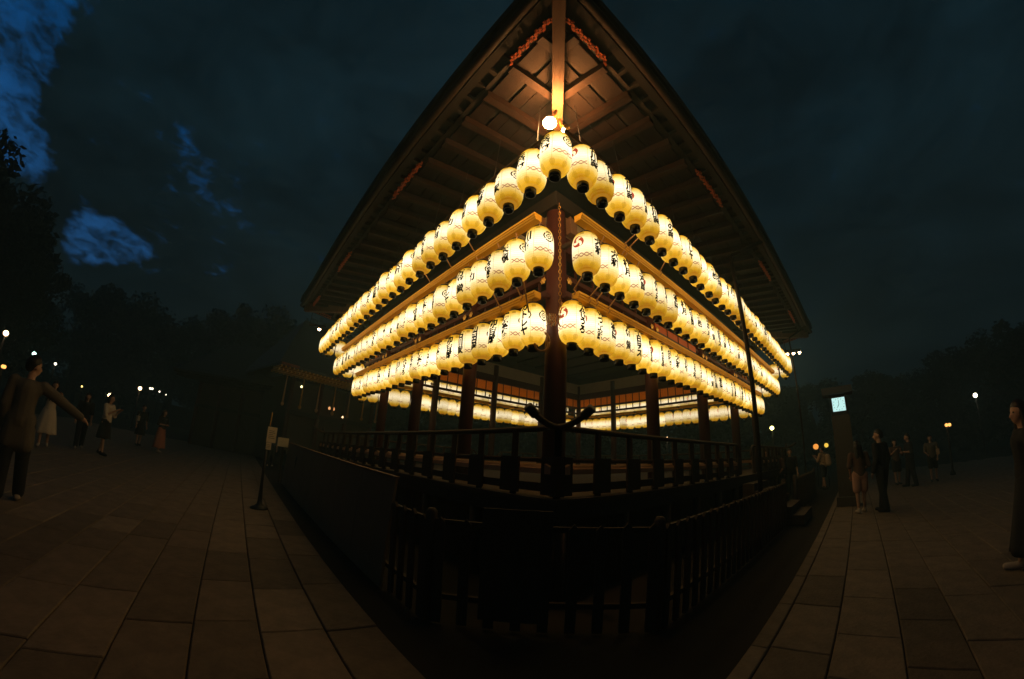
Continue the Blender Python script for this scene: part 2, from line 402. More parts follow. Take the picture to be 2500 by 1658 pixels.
b = MB(); b.box8([Vector((p.x, p.y, H + 4.3)) for p in pl] + [Vector((p.x, p.y, H + 4.34)) for p in pl]); P('ceiling', b, M_DEEP)
for k in range(1, 10):
    b = MB(); a = WR * k / 10; p0 = DR * a; p1 = DR * a + DL * WL
    b.tube([(p0.x, p0.y, H + 4.26), (p1.x, p1.y, H + 4.26)], .05, 4); P('ceiling_batten', b, M_DEEP)
RO = .85
def rail(side, a0, a1, z, r, name, ups=(0, 0), m=M_WOOD, out=RO):
    """round rail; ups=1 sweeps an end up past the crossing, ups=-1 curls it down at the steps"""
    pts = []
    if ups[0] == 1: pts += [wp(side, a0 - x, out, z + .9 * x * x) for x in (.40, .33, .25, .16, .08)]
    if ups[0] == -1: pts += [wp(side, a0 - .26, out, z - .26), wp(side, a0 - .22, out, z - .13), wp(side, a0 - .1, out, z - .03)]
    pts += [wp(side, a0 + (a1 - a0) * i / 6, out, z) for i in range(7)]
    if ups[1] == 1: pts += [wp(side, a1 + x, out, z + .9 * x * x) for x in (.08, .16, .25, .33, .40)]
    if ups[1] == -1: pts += [wp(side, a1 + .1, out, z - .03), wp(side, a1 + .22, out, z - .13), wp(side, a1 + .26, out, z - .26)]
    b = MB(); b.tube(pts, r, 10); P(name, b, m, True)
    for e, q in ((0, ups[0]), (-1, ups[1])):
        if q == 1:
            b = MB(); d = (pts[e] - pts[1 if e == 0 else -2]).normalized(); b.tube([pts[e] - d * .09, pts[e] + d * .03], r + .014, 10); P('rail_end_cap', b, M_IRON, True)
for side in SIDES:
    w = SIDES[side][3]; mid = w / 2
    spans = [(-RO, w + RO, (1, 1))] if side in ('L', 'BR') else [(-RO, mid - .35, (1, -1)), (mid + 1.25, w + RO, (-1, 1))]
    for a0, a1, ups in spans:
        rail(side, a0, a1, .345, .033, 'handrail', ups)
        rail(side, a0, a1, .02, .026, 'lower_handrail', (0, ups[1] if ups[1] < 0 else 0))
        b = MB(); beam(b, side, a0 - (.12 if ups[0] == 1 else 0), a1 + (.12 if ups[1] == 1 else 0), RO - .06, RO + .055, -.12, -.02, z1b=-.066); P('middle_rail', b, M_RAIL)
        b = MB(); beam(b, side, a0 - (.1 if ups[0] == 1 else 0), a1 + (.1 if ups[1] == 1 else 0), RO - .05, RO + .05, -.30, -.215); P('sill_rail', b, M_WOOD)
        n = max(2, round((a1 - a0) / .65))
        for k in range(n + 1):
            a = a0 + (a1 - a0) * k / n; c = wp(side, a, RO, 0)
            b = MB(); b.box(c.x - .035, c.x + .035, c.y - .035, c.y + .035, H + FLOOR, H + .33); P('baluster', b, M_WOOD)
            b = MB(); beam(b, side, a - .15, a + .15, RO + .052, RO + .075, -.33, .05); P('rail_panel', b, M_WOOD)
for side in SIDES:                          # dark backing boards added to hide the lit ground under the floor
    w = SIDES[side][3]; n = int((w + 1.3) / .3)
    for k in range(n):
        a = -.66 + k * (w + 1.32) / n; b = MB(); beam(b, side, a, a + (w + 1.32) / n - .008, .66, .68, -H + .02, FLOOR - .055); P('dark_backing_board', b, M_WOOD)
# steps up to the right front
for k in range(5):
    b = MB(); beam(b, 'R', WR/2 - .3, WR/2 + 1.2, .95 + k * .26, 1.21 + k * .26, -H, FLOOR - .17 * (k + 1)); P('step', b, M_WOOD)

# eaves: rafters, boards, fascia, gutter, roof
def lift(al, w, out):                       # upsweep towards the corners
    d = min(al + out, w + out - al); return .27 * max(0, 1 - d / 3.0) ** 2 * max(0, min(1.2, out / 2.25))
def sz(out): return 4.72 + .30 * (1 - out / 2.25) # underside of the boarding
def sheet(mb, side, o0, o1, zf, t, a_in=0, seg=18):
    """boarding between two offsets, cut at the corners, following the upsweep"""
    w = SIDES[side][3]; rows = []
    for i in range(seg + 1):
        f = i / seg
        f = .5 - .5 * cos(pi * f)
        r = []
        for o in (o0, o1):
            a = -o + (w + 2 * o) * f; z = zf(o) + lift(a, w, o); r += [wp(side, a, o, z), wp(side, a, o, z + t)]
        rows.append(r)
    b = len(mb.v); v = [p for r in rows for p in r]; f = []
    for i in range(seg):
        q = i * 4; f += [(q, q+4, q+6, q+2), (q+1, q+3, q+7, q+5), (q+2, q+6, q+7, q+3), (q, q+1, q+5, q+4)]
    f += [(0, 2, 3, 1), (seg*4, seg*4+1, seg*4+3, seg*4+2)]
    if side in ('L', 'BR'): f = [g[::-1] for g in f]
    mb.add(v, f); return mb
for side in SIDES:
    o, d, n, w = SIDES[side]
    edges = [0, .28, .55, .82, 1.09, 1.36, 1.56]
    for e0, e1 in list(zip(edges[:-1], edges[1:])) + [(1.62, 1.90)]:
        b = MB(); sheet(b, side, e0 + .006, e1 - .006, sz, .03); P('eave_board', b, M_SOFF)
    b = MB(); sheet(b, side, 0, 2.0, lambda q: sz(q) + .05, .03); P('roof_underlay', b, M_DEEP)
    b = MB(); sheet(b, side, 1.92, 2.30, lambda q: sz(1.9) + .13, .03); P('outer_eave_board', b, M_DEEP)
    b = MB(); sheet(b, side, 2.16, 2.28, lambda q: 4.70, .17); P('eave_fascia', b, M_DEEP)
    b = MB(); sheet(b, side, 2.285, 2.44, lambda q: 4.78 + (q - 2.285) * .45, .24); P('roof_edge', b, M_BARK)
    nr = int(w / .555) + 5; k = 0
    for k in range(-4, nr):
        a = .04 + k * .555
        if a < -1.85 or a > w + 1.85: continue
        i0 = max(.0, -a + .05, a - w + .05)
        if i0 > 1.7: continue
        m = MB(); t = .055; h = .13
        z0 = lambda q: sz(q) - h + lift(a, w, q)
        p = [wp(side, a - t, i0, z0(i0)), wp(side, a + t, i0, z0(i0)), wp(side, a + t, 1.96, z0(1.96)), wp(side, a - t, 1.96, z0(1.96))]
        q = [x + Vector((0, 0, h - .004)) for x in p]
        if side in ('R', 'BL'): p = [p[0], p[3], p[2], p[1]]; q = [q[0], q[3], q[2], q[1]]
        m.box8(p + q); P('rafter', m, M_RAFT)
        if a > -1.5 and a < w + 1.5:
            for a2 in (a, a + .277):
                m = MB(); beam(m, side, a2 - .03, a2 + .03, 1.965, 2.155, sz(1.9) + .05 + lift(a2, w, 2.1), sz(1.9) + .125 + lift(a2, w, 2.1)); P('flying_rafter', m, M_DEEP)
    # gutter
    pts = [wp(side, -2.36 + (w + 4.72) * (.5 - .5*cos(pi*i/24)), 2.36, 4.70 + lift(-2.36 + (w + 4.72) * (.5 - .5*cos(pi*i/24)), w, 2.36)) for i in range(25)]
    b = MB(); b.tube(pts, .062, 10); P('gutter', b, M_GUT, True)
    # pierced strips added under the outer eave, standing in for orange light patches
    if True:
        starts = (-1.95, 1.35, 5.2, 9.2) if side in ('R', 'BL') else (-1.95, 1.17, 5.0, 8.6)
        for s0 in starts:
            s1 = s0 + (1.17 if s0 > 0 else .85)
            if s1 > w + 2.0: continue
            m = MB(); nn = int((s1 - s0) / .05)
            for i in range(nn):
                a = s0 + i * .05; lz = 4.53 + lift(a, w, 2.03)
                for j in range(4):
                    if (i + j) % 2 == 0 or j in (0, 3): 
                        z = lz + j * .034; oo = 2.02 + .02 * ((i * 7 + j * 3) % 3)
                        beam(m, side, a, a + (.045 if j in (0, 3) else .032), oo, oo + .025, z, z + (.014 if j in (0, 3) else .03))
            P('light_patch_strip', m, M_VERM)['kind'] = 'stuff'
# hip rafters
for c, dd in ((Vector((0, 0, 0)), Vector((0, -1, 0))), (DL * WL, Vector((-1, 0, 0))), (DR * WR, Vector((1, 0, 0))), (DL * WL + DR * WR, Vector((0, 1, 0)))):
    s = Vector((-dd.y, dd.x, 0)) * .078; m = MB(); p0 = c + dd * .1; p1 = c + dd * 3.1
    def q(p, z): return [Vector((x.x, x.y, H + z)) for x in (p - s, p + s)]
    a0, a1 = q(p0, 4.62), q(p1, 4.72); b0, b1 = q(p0, 4.98), q(p1, 5.02)
    m.box8([a0[0], a0[1], a1[1], a1[0], b0[0], b0[1], b1[1], b1[0]]); P('hip_rafter', m, mat('hip_rafter_wood', (.085, .038, .016), .6, .4, 7, (1, .3, 1), .5) if dd.y < 0 else M_EAVE)
# roof: hipped lower skirt and a gabled top
ctr = (DL * WL + DR * WR) / 2
m = MB(); E = 2.42
def rp(al, ar, z): p = DL * al + DR * ar; return Vector((p.x, p.y, H + z))
lo = [rp(-E, -E, 5.12), rp(-E, WR + E, 5.12), rp(WL + E, WR + E, 5.12), rp(WL + E, -E, 5.12)]
md = [rp(1.2, 1.0, 7.4), rp(1.2, WR - 1.0, 7.4), rp(WL - 1.2, WR - 1.0, 7.4), rp(WL - 1.2, 1.0, 7.4)]
rg = [rp(WL/2, .8, 10.0), rp(WL/2, WR - .8, 10.0)]
m.add(lo + md, [(0, 1, 5, 4), (1, 2, 6, 5), (2, 3, 7, 6), (3, 0, 4, 7), (3, 2, 1, 0)])
m.add(md + rg, [(0, 1, 5, 4), (2, 3, 4, 5), (1, 2, 5), (3, 0, 4)]); P('bark_roof', m, M_BARK)
m = MB(); m.tube([rg[0], rg[1]], .22, 8); P('roof_ridge', m, M_TILE)

# downpipes from the gutter on the right front
for k, (a0, a1, o1, zb) in enumerate(((4.42, 4.0, 1.62, -H), (11.4, 11.35, 1.62, -H))):
    m = MB(); m.tube([wp('R', a0, 2.33, 4.66), wp('R', a1 + .05, o1 + .02, 4.36), wp('R', a1, o1, 4.22), wp('R', a1, o1, zb)], .045 if k == 0 else .028, 10); P('downpipe', m, M_GUT, True)

# floodlamp under the near corner and lamps at the far corners
FL = empty('floodlamp', (-.117, -1.60, H + 4.25)); tag(FL, 'round globe lamp burning white under the hip rafter at the near corner', 'lamp', 'lamps under the eaves')
m = MB(); m.lathe([(.001, -.09), (.05, -.076), (.083, -.03), (.09, 0), (.083, .03), (.05, .076), (.001, .09)], 20); m.build('globe', M_BULB, FL, True)
m = MB(); m.tube([(0, .02, .08), (.02, .06, .15), (.06, .08, .20), (.1, .1, .42)], .02, 8); m.build('bracket', M_GOLD, FL, True)
m = MB(); m.lathe([(.02, .16), (.05, .12), (.05, .082), (.03, .08)], 14); m.build('socket', M_IRON, FL, True)
F2 = empty('small_lamp', (.0736, -1.514, H + 4.20)); tag(F2, 'small bright bulb on a hooked bracket just right of the corner globe lamp', 'lamp', 'lamps under the eaves')
m = MB(); m.lathe([(.001, -.03), (.022, -.02), (.03, 0), (.022, .02), (.001, .03)], 12); m.build('bulb', M_BULB2, F2, True)
m = MB(); m.tube([(0, 0, .03), (.0, .01, .1), (.05, .05, .14), (-.02, .1, .2), (-.05, .12, .42)], [.014, .02, .026, .02, .012], 8); m.build('bracket', M_GOLD, F2, True)
m = MB(); m.box(-.02, .09, .03, .06, .09, .12); m.build('hook', M_GOLD, F2)
sp = bpy.data.lights.new('added_eave_spot', 'SPOT'); sp.energy = 200; sp.color = (1, .38, .10); sp.spot_size = radians(150); sp.spot_blend = .9; sp.shadow_soft_size = .05
so_ = link('added_eave_spot', sp, FL, (.12, .02, .10)); so_.rotation_euler = (radians(180), 0, 0)  # extra upward spot added beside the globe to brighten hip rafter and eaves
def eave_lamp(pos, rz, label, n):
    e = empty('eave_lamp', pos, rz); tag(e, label, 'lamp', 'lamps under the eaves')
    m = MB(); m.box(-.32, .32, -.05, .05, .06, .10); m.build('mounting_bar', M_GUT, e)
    m = MB(); m.tube([(-.3, 0, .10), (-.3, 0, .55)], .012, 6); m.build('hanger', M_IRON, e)
    for k in range(n):
        x = -.25 + .5 * k / max(1, n - 1) if n > 1 else .1
        s = MB(); s.lathe([(.03, .0), (.06, -.03), (.085, -.10)], 12, c=(x, 0, .06)); s.build('lamp_shade', M_IRON, e, True)
        g = MB(); g.lathe([(.001, -.15), (.04, -.135), (.058, -.09), (.05, -.04), (.001, -.03)], 12, c=(x, 0, .04)); g.build('bulb', M_BULB2, e, True)
pL = wp('L', WL + 1.75, 1.65, 4.1); pR = wp('R', WR + 1.6, 1.55, 4.1)
eave_lamp(pL, radians(20), 'shaded lamp on a short bar at the far left corner of the eaves', 1)
eave_lamp(pR, radians(-25), 'row of three small bulbs on a bar at the far right corner of the eaves', 3)

# ------------------------------------------------------------------ paper lanterns
def lr(t):
    s = abs(2 * t - 1); return .070 + (LR - .070) * sqrt(max(0, 1 - s ** 3.4))
def body_mesh(n, m):
    mb = MB(); prof = []
    for i in range(m + 1):
        t = .5 - .5 * cos(pi * i / m); prof.append((lr(t), LZ0 + (LZ1 - LZ0) * t))
    mb.lathe(prof, n); return mb
BODY = body_mesh(22, 12).mesh('paper_body', M_LANT, True)
def ends(mb, mi):
    mb.lathe([(.078, -.02), (.090, -.02), (.093, .0), (.093, .082), (.086, .090)], 18, mi)
    mb.lathe([(.086, .650), (.100, .655), (.100, .685), (.02, .69), (.001, .70)], 18, mi)
mb = MB(); mb.lathe([(.056, .05), (.056, -.015), (.070, -.02), (.074, -.01), (.074, .060), (.068, .072)], 18); CAPM = mb.mesh('foot_ring', M_BLACK, True)
mb = MB(); mb.lathe([(.066, .660), (.088, .664), (.088, .694), (.03, .698), (.001, .70)], 18); TOPM = mb.mesh('top_ring', M_BLACK, True)
mb = MB(); mb.tube([(0, 0, .69), (.008, 0, .73), (0, 0, .80)], .006, 5); HANG = mb.mesh('hanging_cord', M_ROPE)
def surf(u, z, face):                       # u: arc length from the face centre, face: angle of the face
    t = (z - LZ0) / (LZ1 - LZ0); r = lr(min(.98, max(.02, t))) + .0055; a = face + u / LR; return (r * cos(a), r * sin(a), z)
def tomoe(mb, face, zc, R, mi=0):
    """three commas: round head near the middle, tail running out along the rim"""
    for k in range(3):
        n = 18; a0 = 2 * pi * k / 3; L_, R_ = [], []
        for i in range(n + 1):
            f = i / n; th = a0 + radians(142) * f; rc = .49 + .47 * min(1, f * 1.25) ** .9
            w = .45 * (1 - f) ** 1.25
            if f < .10: w = .45 * sqrt(max(.03, 1 - ((.10 - f) / .10) ** 2))
            L_.append(((rc + w * .85) * cos(th), (rc + w * .85) * sin(th))); R_.append(((rc - w) * cos(th), (rc - w) * sin(th)))
        ex = [(.49 * cos(a0 - .35), .49 * sin(a0 - .35))] * 2
        pts = [ex[0], ex[1]]
        for l, r in zip(L_, R_): pts += [l, r]
        pts = [(x, y) if x * x + y * y < 1 else (x / sqrt(x*x + y*y), y / sqrt(x*x + y*y)) for x, y in pts]
        v = [surf(-x * R, zc + y * R, face) for x, y in pts]
        mb.add(v, [(0, 2, 3)] + [(2*i, 2*i+2, 2*i+3, 2*i+1) for i in range(1, n + 1)], mi)
def mokko(mb, face, zc, R, mi=0):
    for rad, wd, lob, gaps in ((.92, .23, .10, 4), (.46, .20, .14, 4)):
        for g in range(gaps):
            n = 8; pts = []
            for i in range(n + 1):
                th = 2 * pi * (g + .06 + .88 * i / n) / gaps + pi / 4; r0 = rad * (1 - lob * abs(sin(2 * (th - pi/4)) ) * -1)
                for r in (r0, r0 - wd): pts.append((r * cos(th), r * sin(th)))
            mb.add([surf(-x * R, zc + y * R, face) for x, y in pts], [(2*i, 2*i+2, 2*i+3, 2*i+1) for i in range(n)], mi)
    n = 8; mb.add([surf(-.13 * R * cos(2*pi*i/n), zc + .13 * R * sin(2*pi*i/n), face) for i in range(n)], [tuple(range(n))], mi)
mb = MB(); tomoe(mb, 0, .455, .088); TOM = mb.mesh('red_crest', M_TOMOE)
mb = MB(); mokko(mb, pi, .455, .080); MOK = mb.mesh('black_crest', M_INK)
def writing(txt):
    """brushed column of characters, pressed on to the two broad faces of the lantern"""
    cu = bpy.data.curves.new('writing', 'FONT'); cu.body = '\n'.join(txt); cu.align_x = 'CENTER'; cu.resolution_u = 2; n = len(txt)
    sz_ = min(.145, .50 / n); cu.size = sz_; cu.space_line = .95; cu.offset = .0075
    ob = bpy.data.objects.new('writing', cu); COL.objects.link(ob); dg = bpy.context.evaluated_depsgraph_get(); me0 = bpy.data.meshes.new_from_object(ob.evaluated_get(dg))
    vs = [v.co.copy() for v in me0.vertices]; fs = [tuple(p.vertices) for p in me0.polygons]; bpy.data.objects.remove(ob)
    if not vs: return None
    ys = [v.y for v in vs]; mid = (max(ys) + min(ys)) / 2; mb = MB()
    for face in (pi / 2, -pi / 2):
        mb.add([surf(v.x, .405 + (v.y - mid), face) for v in vs], fs)
    return mb.mesh('writing', M_INK)
WORDS = ['兵衛', '十二家', '大和', '川竹', '天塩', '万平堂', 'カトレヤ', '橋本哲', '卯吉郎', '千代うろ', 'いづ工館', '十日ヲス', '石川家', 'うさぎ', '祇園', '松月', '下河原', '丸山', '花の家', '中村楼', '一力', '山田屋', 'しる幸', '鍵善', '平八', '井筒', '二軒茶屋', '都路里', 'かね正', 'いづ重']
WM = [writing(w_) for w_ in WORDS]
# one-piece lantern for those seen only in small
mb = body_mesh(16, 8); mb.mi = [0] * len(mb.f); mb.mi[-2:] = [1, 1]
mb.lathe([(.056, .05), (.056, -.015), (.074, -.015), (.074, .066)], 12, 1); mb.lathe([(.066, .660), (.088, .664), (.088, .694), (.001, .70)], 12, 1)
tomoe(mb, 0, .46, .075, 2); mokko(mb, pi, .46, .068, 3)
FARL = mb.mesh('paper_lantern', [M_LANT2, M_BLACK, M_TOMOE, M_INK], True)
ORD = ['first', 'second', 'third', 'fourth', 'fifth', 'sixth', 'seventh', 'eighth', 'ninth', 'tenth', 'eleventh', 'twelfth', 'thirteenth', 'fourteenth', 'fifteenth', 'sixteenth', 'seventeenth', 'eighteenth', 'nineteenth', 'twentieth']
def ordn(k):
    if k < 20: return ORD[k]
    t = {2: 'twenty', 3: 'thirty'}[(k + 1) // 10]; r = (k + 1) % 10
    return (t + '-' + ORD[r - 1]) if r else {30: 'thirtieth'}[k + 1]
SPEC = {('L', 1): (-1.225, .4065, 28), ('R', 1): (-.965, .381, 34), ('L', 2): (-.44, .403, 25), ('R', 2): (-.264, .379, 32), ('L', 3): (.166, .403, 21), ('R', 3): (.0, .379, 29),
        ('BL', 2): (-.4, .40, 29), ('BL', 3): (.1, .40, 28), ('BR', 2): (-.4, .40, 25), ('BR', 3): (.1, .40, 22), ('BL', 1): (-1.1, .41, 5), ('BR', 1): (-1.1, .41, 5)}
ROWN = {1: 'top', 2: 'middle', 3: 'bottom'}
FIXW = {('L', 1): [0, 0, 1, 8, 16], ('R', 1): [12, 12, 12, 12, 12, 18], ('L', 2): [3, 4, 13, 20], ('R', 2): [2, 2, 15, 16], ('L', 3): [6, 7, 8, 21], ('R', 3): [9, 10, 14, 5, 11]}
near_parts = 0
for (side, row), (st, sp, n) in SPEC.items():
    out, z = ROWS[row]; o, d, nn, w = SIDES[side]; rz = atan2(nn.y, nn.x) - pi / 2
    for k in range(n):
        al = st + sp * k; jz = random.uniform(-.012, .012)
        p = wp(side, al, out + random.uniform(-.01, .01), z - .045 + jz)
        rot = (random.uniform(-.06, .06), random.uniform(-.06, .06), rz + random.uniform(-.28, .28))
        if side in ('L', 'R'):
            e = empty('paper_lantern', p); e.rotation_euler = rot
            link('paper_body', BODY, e); link('foot_ring', CAPM, e); link('top_ring', TOPM, e)
            wi = FIXW[(side, row)][k] if k < len(FIXW[(side, row)]) else random.randrange(len(WORDS))
            link('hanging_cord', HANG, e)
            if WM[wi] and k < 24: link('writing', WM[wi], e)['kind'] = 'stuff'
            if k < 18 or side == 'R': link('red_crest', TOM, e)['kind'] = 'stuff'
            if k < 18 or side == 'L': link('black_crest', MOK, e)['kind'] = 'stuff'
            tag(e, f'lit paper lantern, {ordn(k)} from the near corner post, {ROWN[row]} row, {SIDENAME[side]}', 'lantern', f'paper lanterns in the {ROWN[row]} row of the {SIDENAME[side]}')
        else:
            e = link('paper_lantern', FARL, None, p); e.rotation_euler = rot
            cn = 'far left corner' if side == 'BL' else 'far right corner'
            tag(e, f'small lit lantern at the back, {ordn(k)} from the {cn}, {ROWN[row]} row', 'lantern', f'paper lanterns in the {ROWN[row]} row of the {SIDENAME[side]}')

# cords tied between the lantern beams
cord_specs = [('L', .35, .90, 3.06, 'L', .35, .40, 2.36), ('L', .95, .86, 3.1, 'L', .8, .42, 2.3), ('L', 1.05, 1.3, 3.78, 'L', 1.0, .86, 3.2), ('L', 1.75, 1.3, 3.78, 'L', 1.72, .86, 3.2), ('L', 2.6, 1.3, 3.78, 'L', 2.5, .86, 3.2),
              ('L', 3.9, .86, 3.1, 'L', 3.85, .38, 2.35), ('R', .10, .86, 3.1, 'R', -.05, .38, 2.33), ('R', .62, .86, 3.1, 'R', .3, .38, 2.33), ('R', .70, .86, 3.1, 'R', .45, .40, 2.33), ('R', 1.05, .86, 3.1, 'R', .75, .40, 2.30), ('R', .95, 1.3, 3.8, 'R', .62, .88, 3.22), ('R', 1.02, 1.3, 3.8, 'R', .75, .88, 3.22), ('R', 1.75, 1.3, 3.8, 'R', 1.75, .88, 3.22), ('L', -.1, .92, 3.0, 'L', .02, .52, 1.95)]
for i, (s1, a1, o1, z1, s2, a2, o2, z2) in enumerate(cord_specs):
    A, B = wp(s1, a1, o1, z1), wp(s2, a2, o2, z2); mid = (A + B) / 2 + Vector((0, 0, -.03)); m = MB(); m.tube([A, mid, B], .011, 6)
    m.tube([B + Vector((.01, 0, .02)), B + Vector((.03, 0, -.03)), B + Vector((0, .02, -.07))], .009, 5)
    e = m.build('tie_cord', M_ROPE, None, True)
    side = 'left' if s1 == 'L' else 'right'; lev = 'top and middle' if z1 > 3.5 else 'middle and bottom'
    tag(e, f'{ordn([c[0] == s1 and (c[3] > 3.5) == (z1 > 3.5) for c in cord_specs[:i]].count(True))} straw cord from the corner post, tied between {lev} rows on the {side}', 'cord', 'straw cords tying the lantern rows')
# chain down the corner, paper streamers and rope loops on the corner post
m = MB()
for i in range(34):
    z = 3.6 - i * .055; c = Vector((.03, -.62, z + H)) if z > 2.4 else Vector((.03, -.62, z + H)); n = 8; r = .017
    pts = [c + Vector(((r*cos(2*pi*k/n) if i % 2 else 0), (0 if i % 2 else r*cos(2*pi*k/n)), .032*sin(2*pi*k/n))) for k in range(n + 1)]; m.tube(pts, .0045, 4, cap=False)
tag(m.build('chain', M_GOLD), 'thin metal chain hanging straight down in front of the corner post', 'chain')
e = empty('paper_streamer', wp('L', -.08, .18, 2.0)); tag(e, 'bundle of folded paper streamers tied to the corner post between bottom lanterns', 'streamer')
for i in range(9):
    m = MB(); x = -.07 + (i % 5) * .03 + random.uniform(-.01, .01); y0 = -.03 * (i // 3) + random.uniform(-.01, .01); st_ = random.uniform(.03, .05); v = []; f = []
    for j in range(5): v += [(x + .016 * (j % 2), y0, -j * st_), (x + .016 * (j % 2) + .016, y0 - .012 * (j % 2), -j * st_ - .008)]
    f = [(2*j, 2*j+1, 2*j+3, 2*j+2) for j in range(4)]; m.add(v, f); v2 = [(a, b - .004, c) for a, b, c in v]; m.add(v2, [q[::-1] for q in f]); m.build('paper_fold', M_ROPE if i % 3 else M_PAPER, e)
for lab, c, rx, rz_ in (('loop of thick straw rope at the corner post below the first bottom left lantern', wp('L', .02, .26, 1.60), .10, .14), ('small hanging rope loop left of the first bottom right lantern', wp('R', -.16, .26, 1.86), .045, .085)):
    m = MB(); m.tube([c + Vector((rx*cos(t), -.01*sin(3*t), rz_*sin(t))) for t in [2*pi*i/18 for i in range(19)]], .017 if rx > .06 else .011, 7); m.tube([c + Vector((0, 0, rz_)), c + Vector((0, .02, rz_ + .2))], .012, 6)
    tag(m.build('rope_loop', M_ROPE, None, True), lab, 'rope')

# ------------------------------------------------------------------ picket fence with cut corner, hoarding, board
FE = empty('picket_fence'); tag(FE, 'low dark picket fence around the stage foot, its near corner cut off square', 'fence')
FP = [Vector((-6.4, 3.57, 0)), Vector((-1.06, -1.77, 0)), Vector((.85, -1.77, 0)), Vector((5.0, 2.38, 0)), ]
FP2 = [Vector((6.2, 3.58, 0)), Vector((9.6, 6.98, 0))]
pk = MB(); pk.box(-.043, .043, -.014, .014, .0, 1.0); pk.add([(-.043, -.014, 1.0), (.043, -.014, 1.0), (0, -.014, 1.05), (-.043, .014, 1.0), (.043, .014, 1.0), (0, .014, 1.05)], [(0, 1, 2), (5, 4, 3), (0, 2, 5, 3), (1, 4, 5, 2)])
PK = pk.mesh('picket', M_WOOD)
for a, b_ in ((FP[0], FP[1]), (FP[1], FP[2]), (FP[2], FP[3]), (FP2[0], FP2[1])):
    d = (b_ - a); ln = d.length; d.normalize(); n = int(ln / .207); ang = atan2(d.y, d.x); nrmv = Vector((d.y, -d.x, 0))
    for k in range(n):
        p = a + d * (.09 + k * (ln - .15) / max(1, n - 1)) + nrmv * .035
        if a is FP[0] and (p - FP[1]).length > .86: continue
        ob = link('picket', PK, FE, p); ob.rotation_euler = (0, 0, ang); ob.scale = (1, 1, .87 + random.uniform(-.012, .012))
    for z in (.20, .84):
        m = MB(); s = nrmv * .02; q = [a - s, b_ - s, b_ + s, a + s]
        m.box8([Vector((v.x, v.y, z)) for v in q] + [Vector((v.x, v.y, z + .045)) for v in q]); m.build('fence_rail', M_WOOD, FE)
for p in FP + FP2:
    m = MB(); m.lathe([(.05, 0), (.05, .94), (.03, .97)], 10, c=(p.x, p.y, 0)); m.build('fence_post', M_WOOD, FE, True)
HO = empty('board_hoarding'); tag(HO, 'long plain boarded screen standing along the left fence, its top edge catching lantern light', 'screen')
def lp(al, out, z): p = DL * al - DR * out; return Vector((p.x, p.y, z))
M_BD2 = M_BOARD
for k in range(8):
    a0 = .33 + k * 1.1; a1 = a0 + 1.092; z0 = 1.42 - .285 + .0145 * a0; z1 = 1.42 - .285 + .0145 * a1; b0, t0 = 2.10, 2.0
    m = MB(); m.box8([lp(a0, b0 - .03, 0), lp(a1, b0 - .03, 0), lp(a1, b0, 0), lp(a0, b0, 0), lp(a0, t0 - .03, z0), lp(a1, t0 - .03, z1), lp(a1, t0, z1), lp(a0, t0, z0)]); m.build('panel', M_BOARD, HO)
    m = MB(); m.box8([lp(a0, t0 - .045, z0 + .001), lp(a1, t0 - .045, z1 + .001), lp(a1, t0 + .015, z1 + .001), lp(a0, t0 + .015, z0 + .001), lp(a0, t0 - .045, z0 + .022), lp(a1, t0 - .045, z1 + .022), lp(a1, t0 + .015, z1 + .022), lp(a0, t0 + .015, z0 + .022)]); m.build('top_rail', M_EAVE, HO)
m = MB(); m.box(-.60, -.05, -1.93, -1.905, .12, 1.03); tag(m.build('blank_board', M_WOOD), 'plain unlit board leaning flat against the front of the fence at the corner', 'board')

# ------------------------------------------------------------------ people
def caps(segs, vox, m, name, parent):
    """one continuous skin over tapered limbs: union of capsules, remeshed"""
    mb = MB()
    for (a, ra, b, rb) in segs:
        a, b = Vector(a), Vector(b); d = b - a; ln = d.length
        if ln < 1e-5: d = Vector((0, 0, 1)); 
        d = d.normalized(); pts = []; rs = []
        for k in range(4, 0, -1): t = k / 4 * pi / 2 * .97; pts.append(a - d * ra * sin(t)); rs.append(ra * cos(t))
        pts += [a, b]; rs += [ra, rb]
        for k in range(1, 5): t = k / 4 * pi / 2 * .97; pts.append(b + d * rb * sin(t)); rs.append(rb * cos(t))
        if ln < 1e-5: pts[4] = a - d * 1e-4; pts[5] = a + d * 1e-4
        mb.tube(pts, rs, 12)
    o = bpy.data.objects.new(name, mb.mesh(name, m)); COL.objects.link(o)
    r = o.modifiers.new('r', 'REMESH'); r.mode = 'VOXEL'; r.voxel_size = vox; r.use_smooth_shade = True
    s = o.modifiers.new('s', 'SMOOTH'); s.factor = .5; s.iterations = 2
    me = bpy.data.meshes.new_from_object(o.evaluated_get(bpy.context.evaluated_depsgraph_get())); bpy.data.objects.remove(o)
    me.materials.clear(); me.materials.append(m); me.polygons.foreach_set('use_smooth', [True] * len(me.polygons))
    o = link(name, me, parent); return o
def fabric(name, col): return mat(name, col, .85, .15, 14, bump=.3)
F_OFF = fabric('off_white_cloth', (.60, .50, .38)); F_GREY = fabric('grey_beige_cloth', (.13, .11, .085)); F_BLK = fabric('black_cloth', (.018, .018, .022)); F_NAVY = fabric('navy_cloth', (.022, .026, .04))
F_TAN = fabric('tan_cloth', (.50, .34, .20)); F_PINK = fabric('dusty_pink_cloth', (.48, .27, .20)); F_BRN = fabric('brown_cloth', (.12, .07, .05)); F_SHOE = fabric('pale_canvas', (.45, .38, .32)); F_RED = fabric('rust_stripe_cloth', (.42, .16, .10))
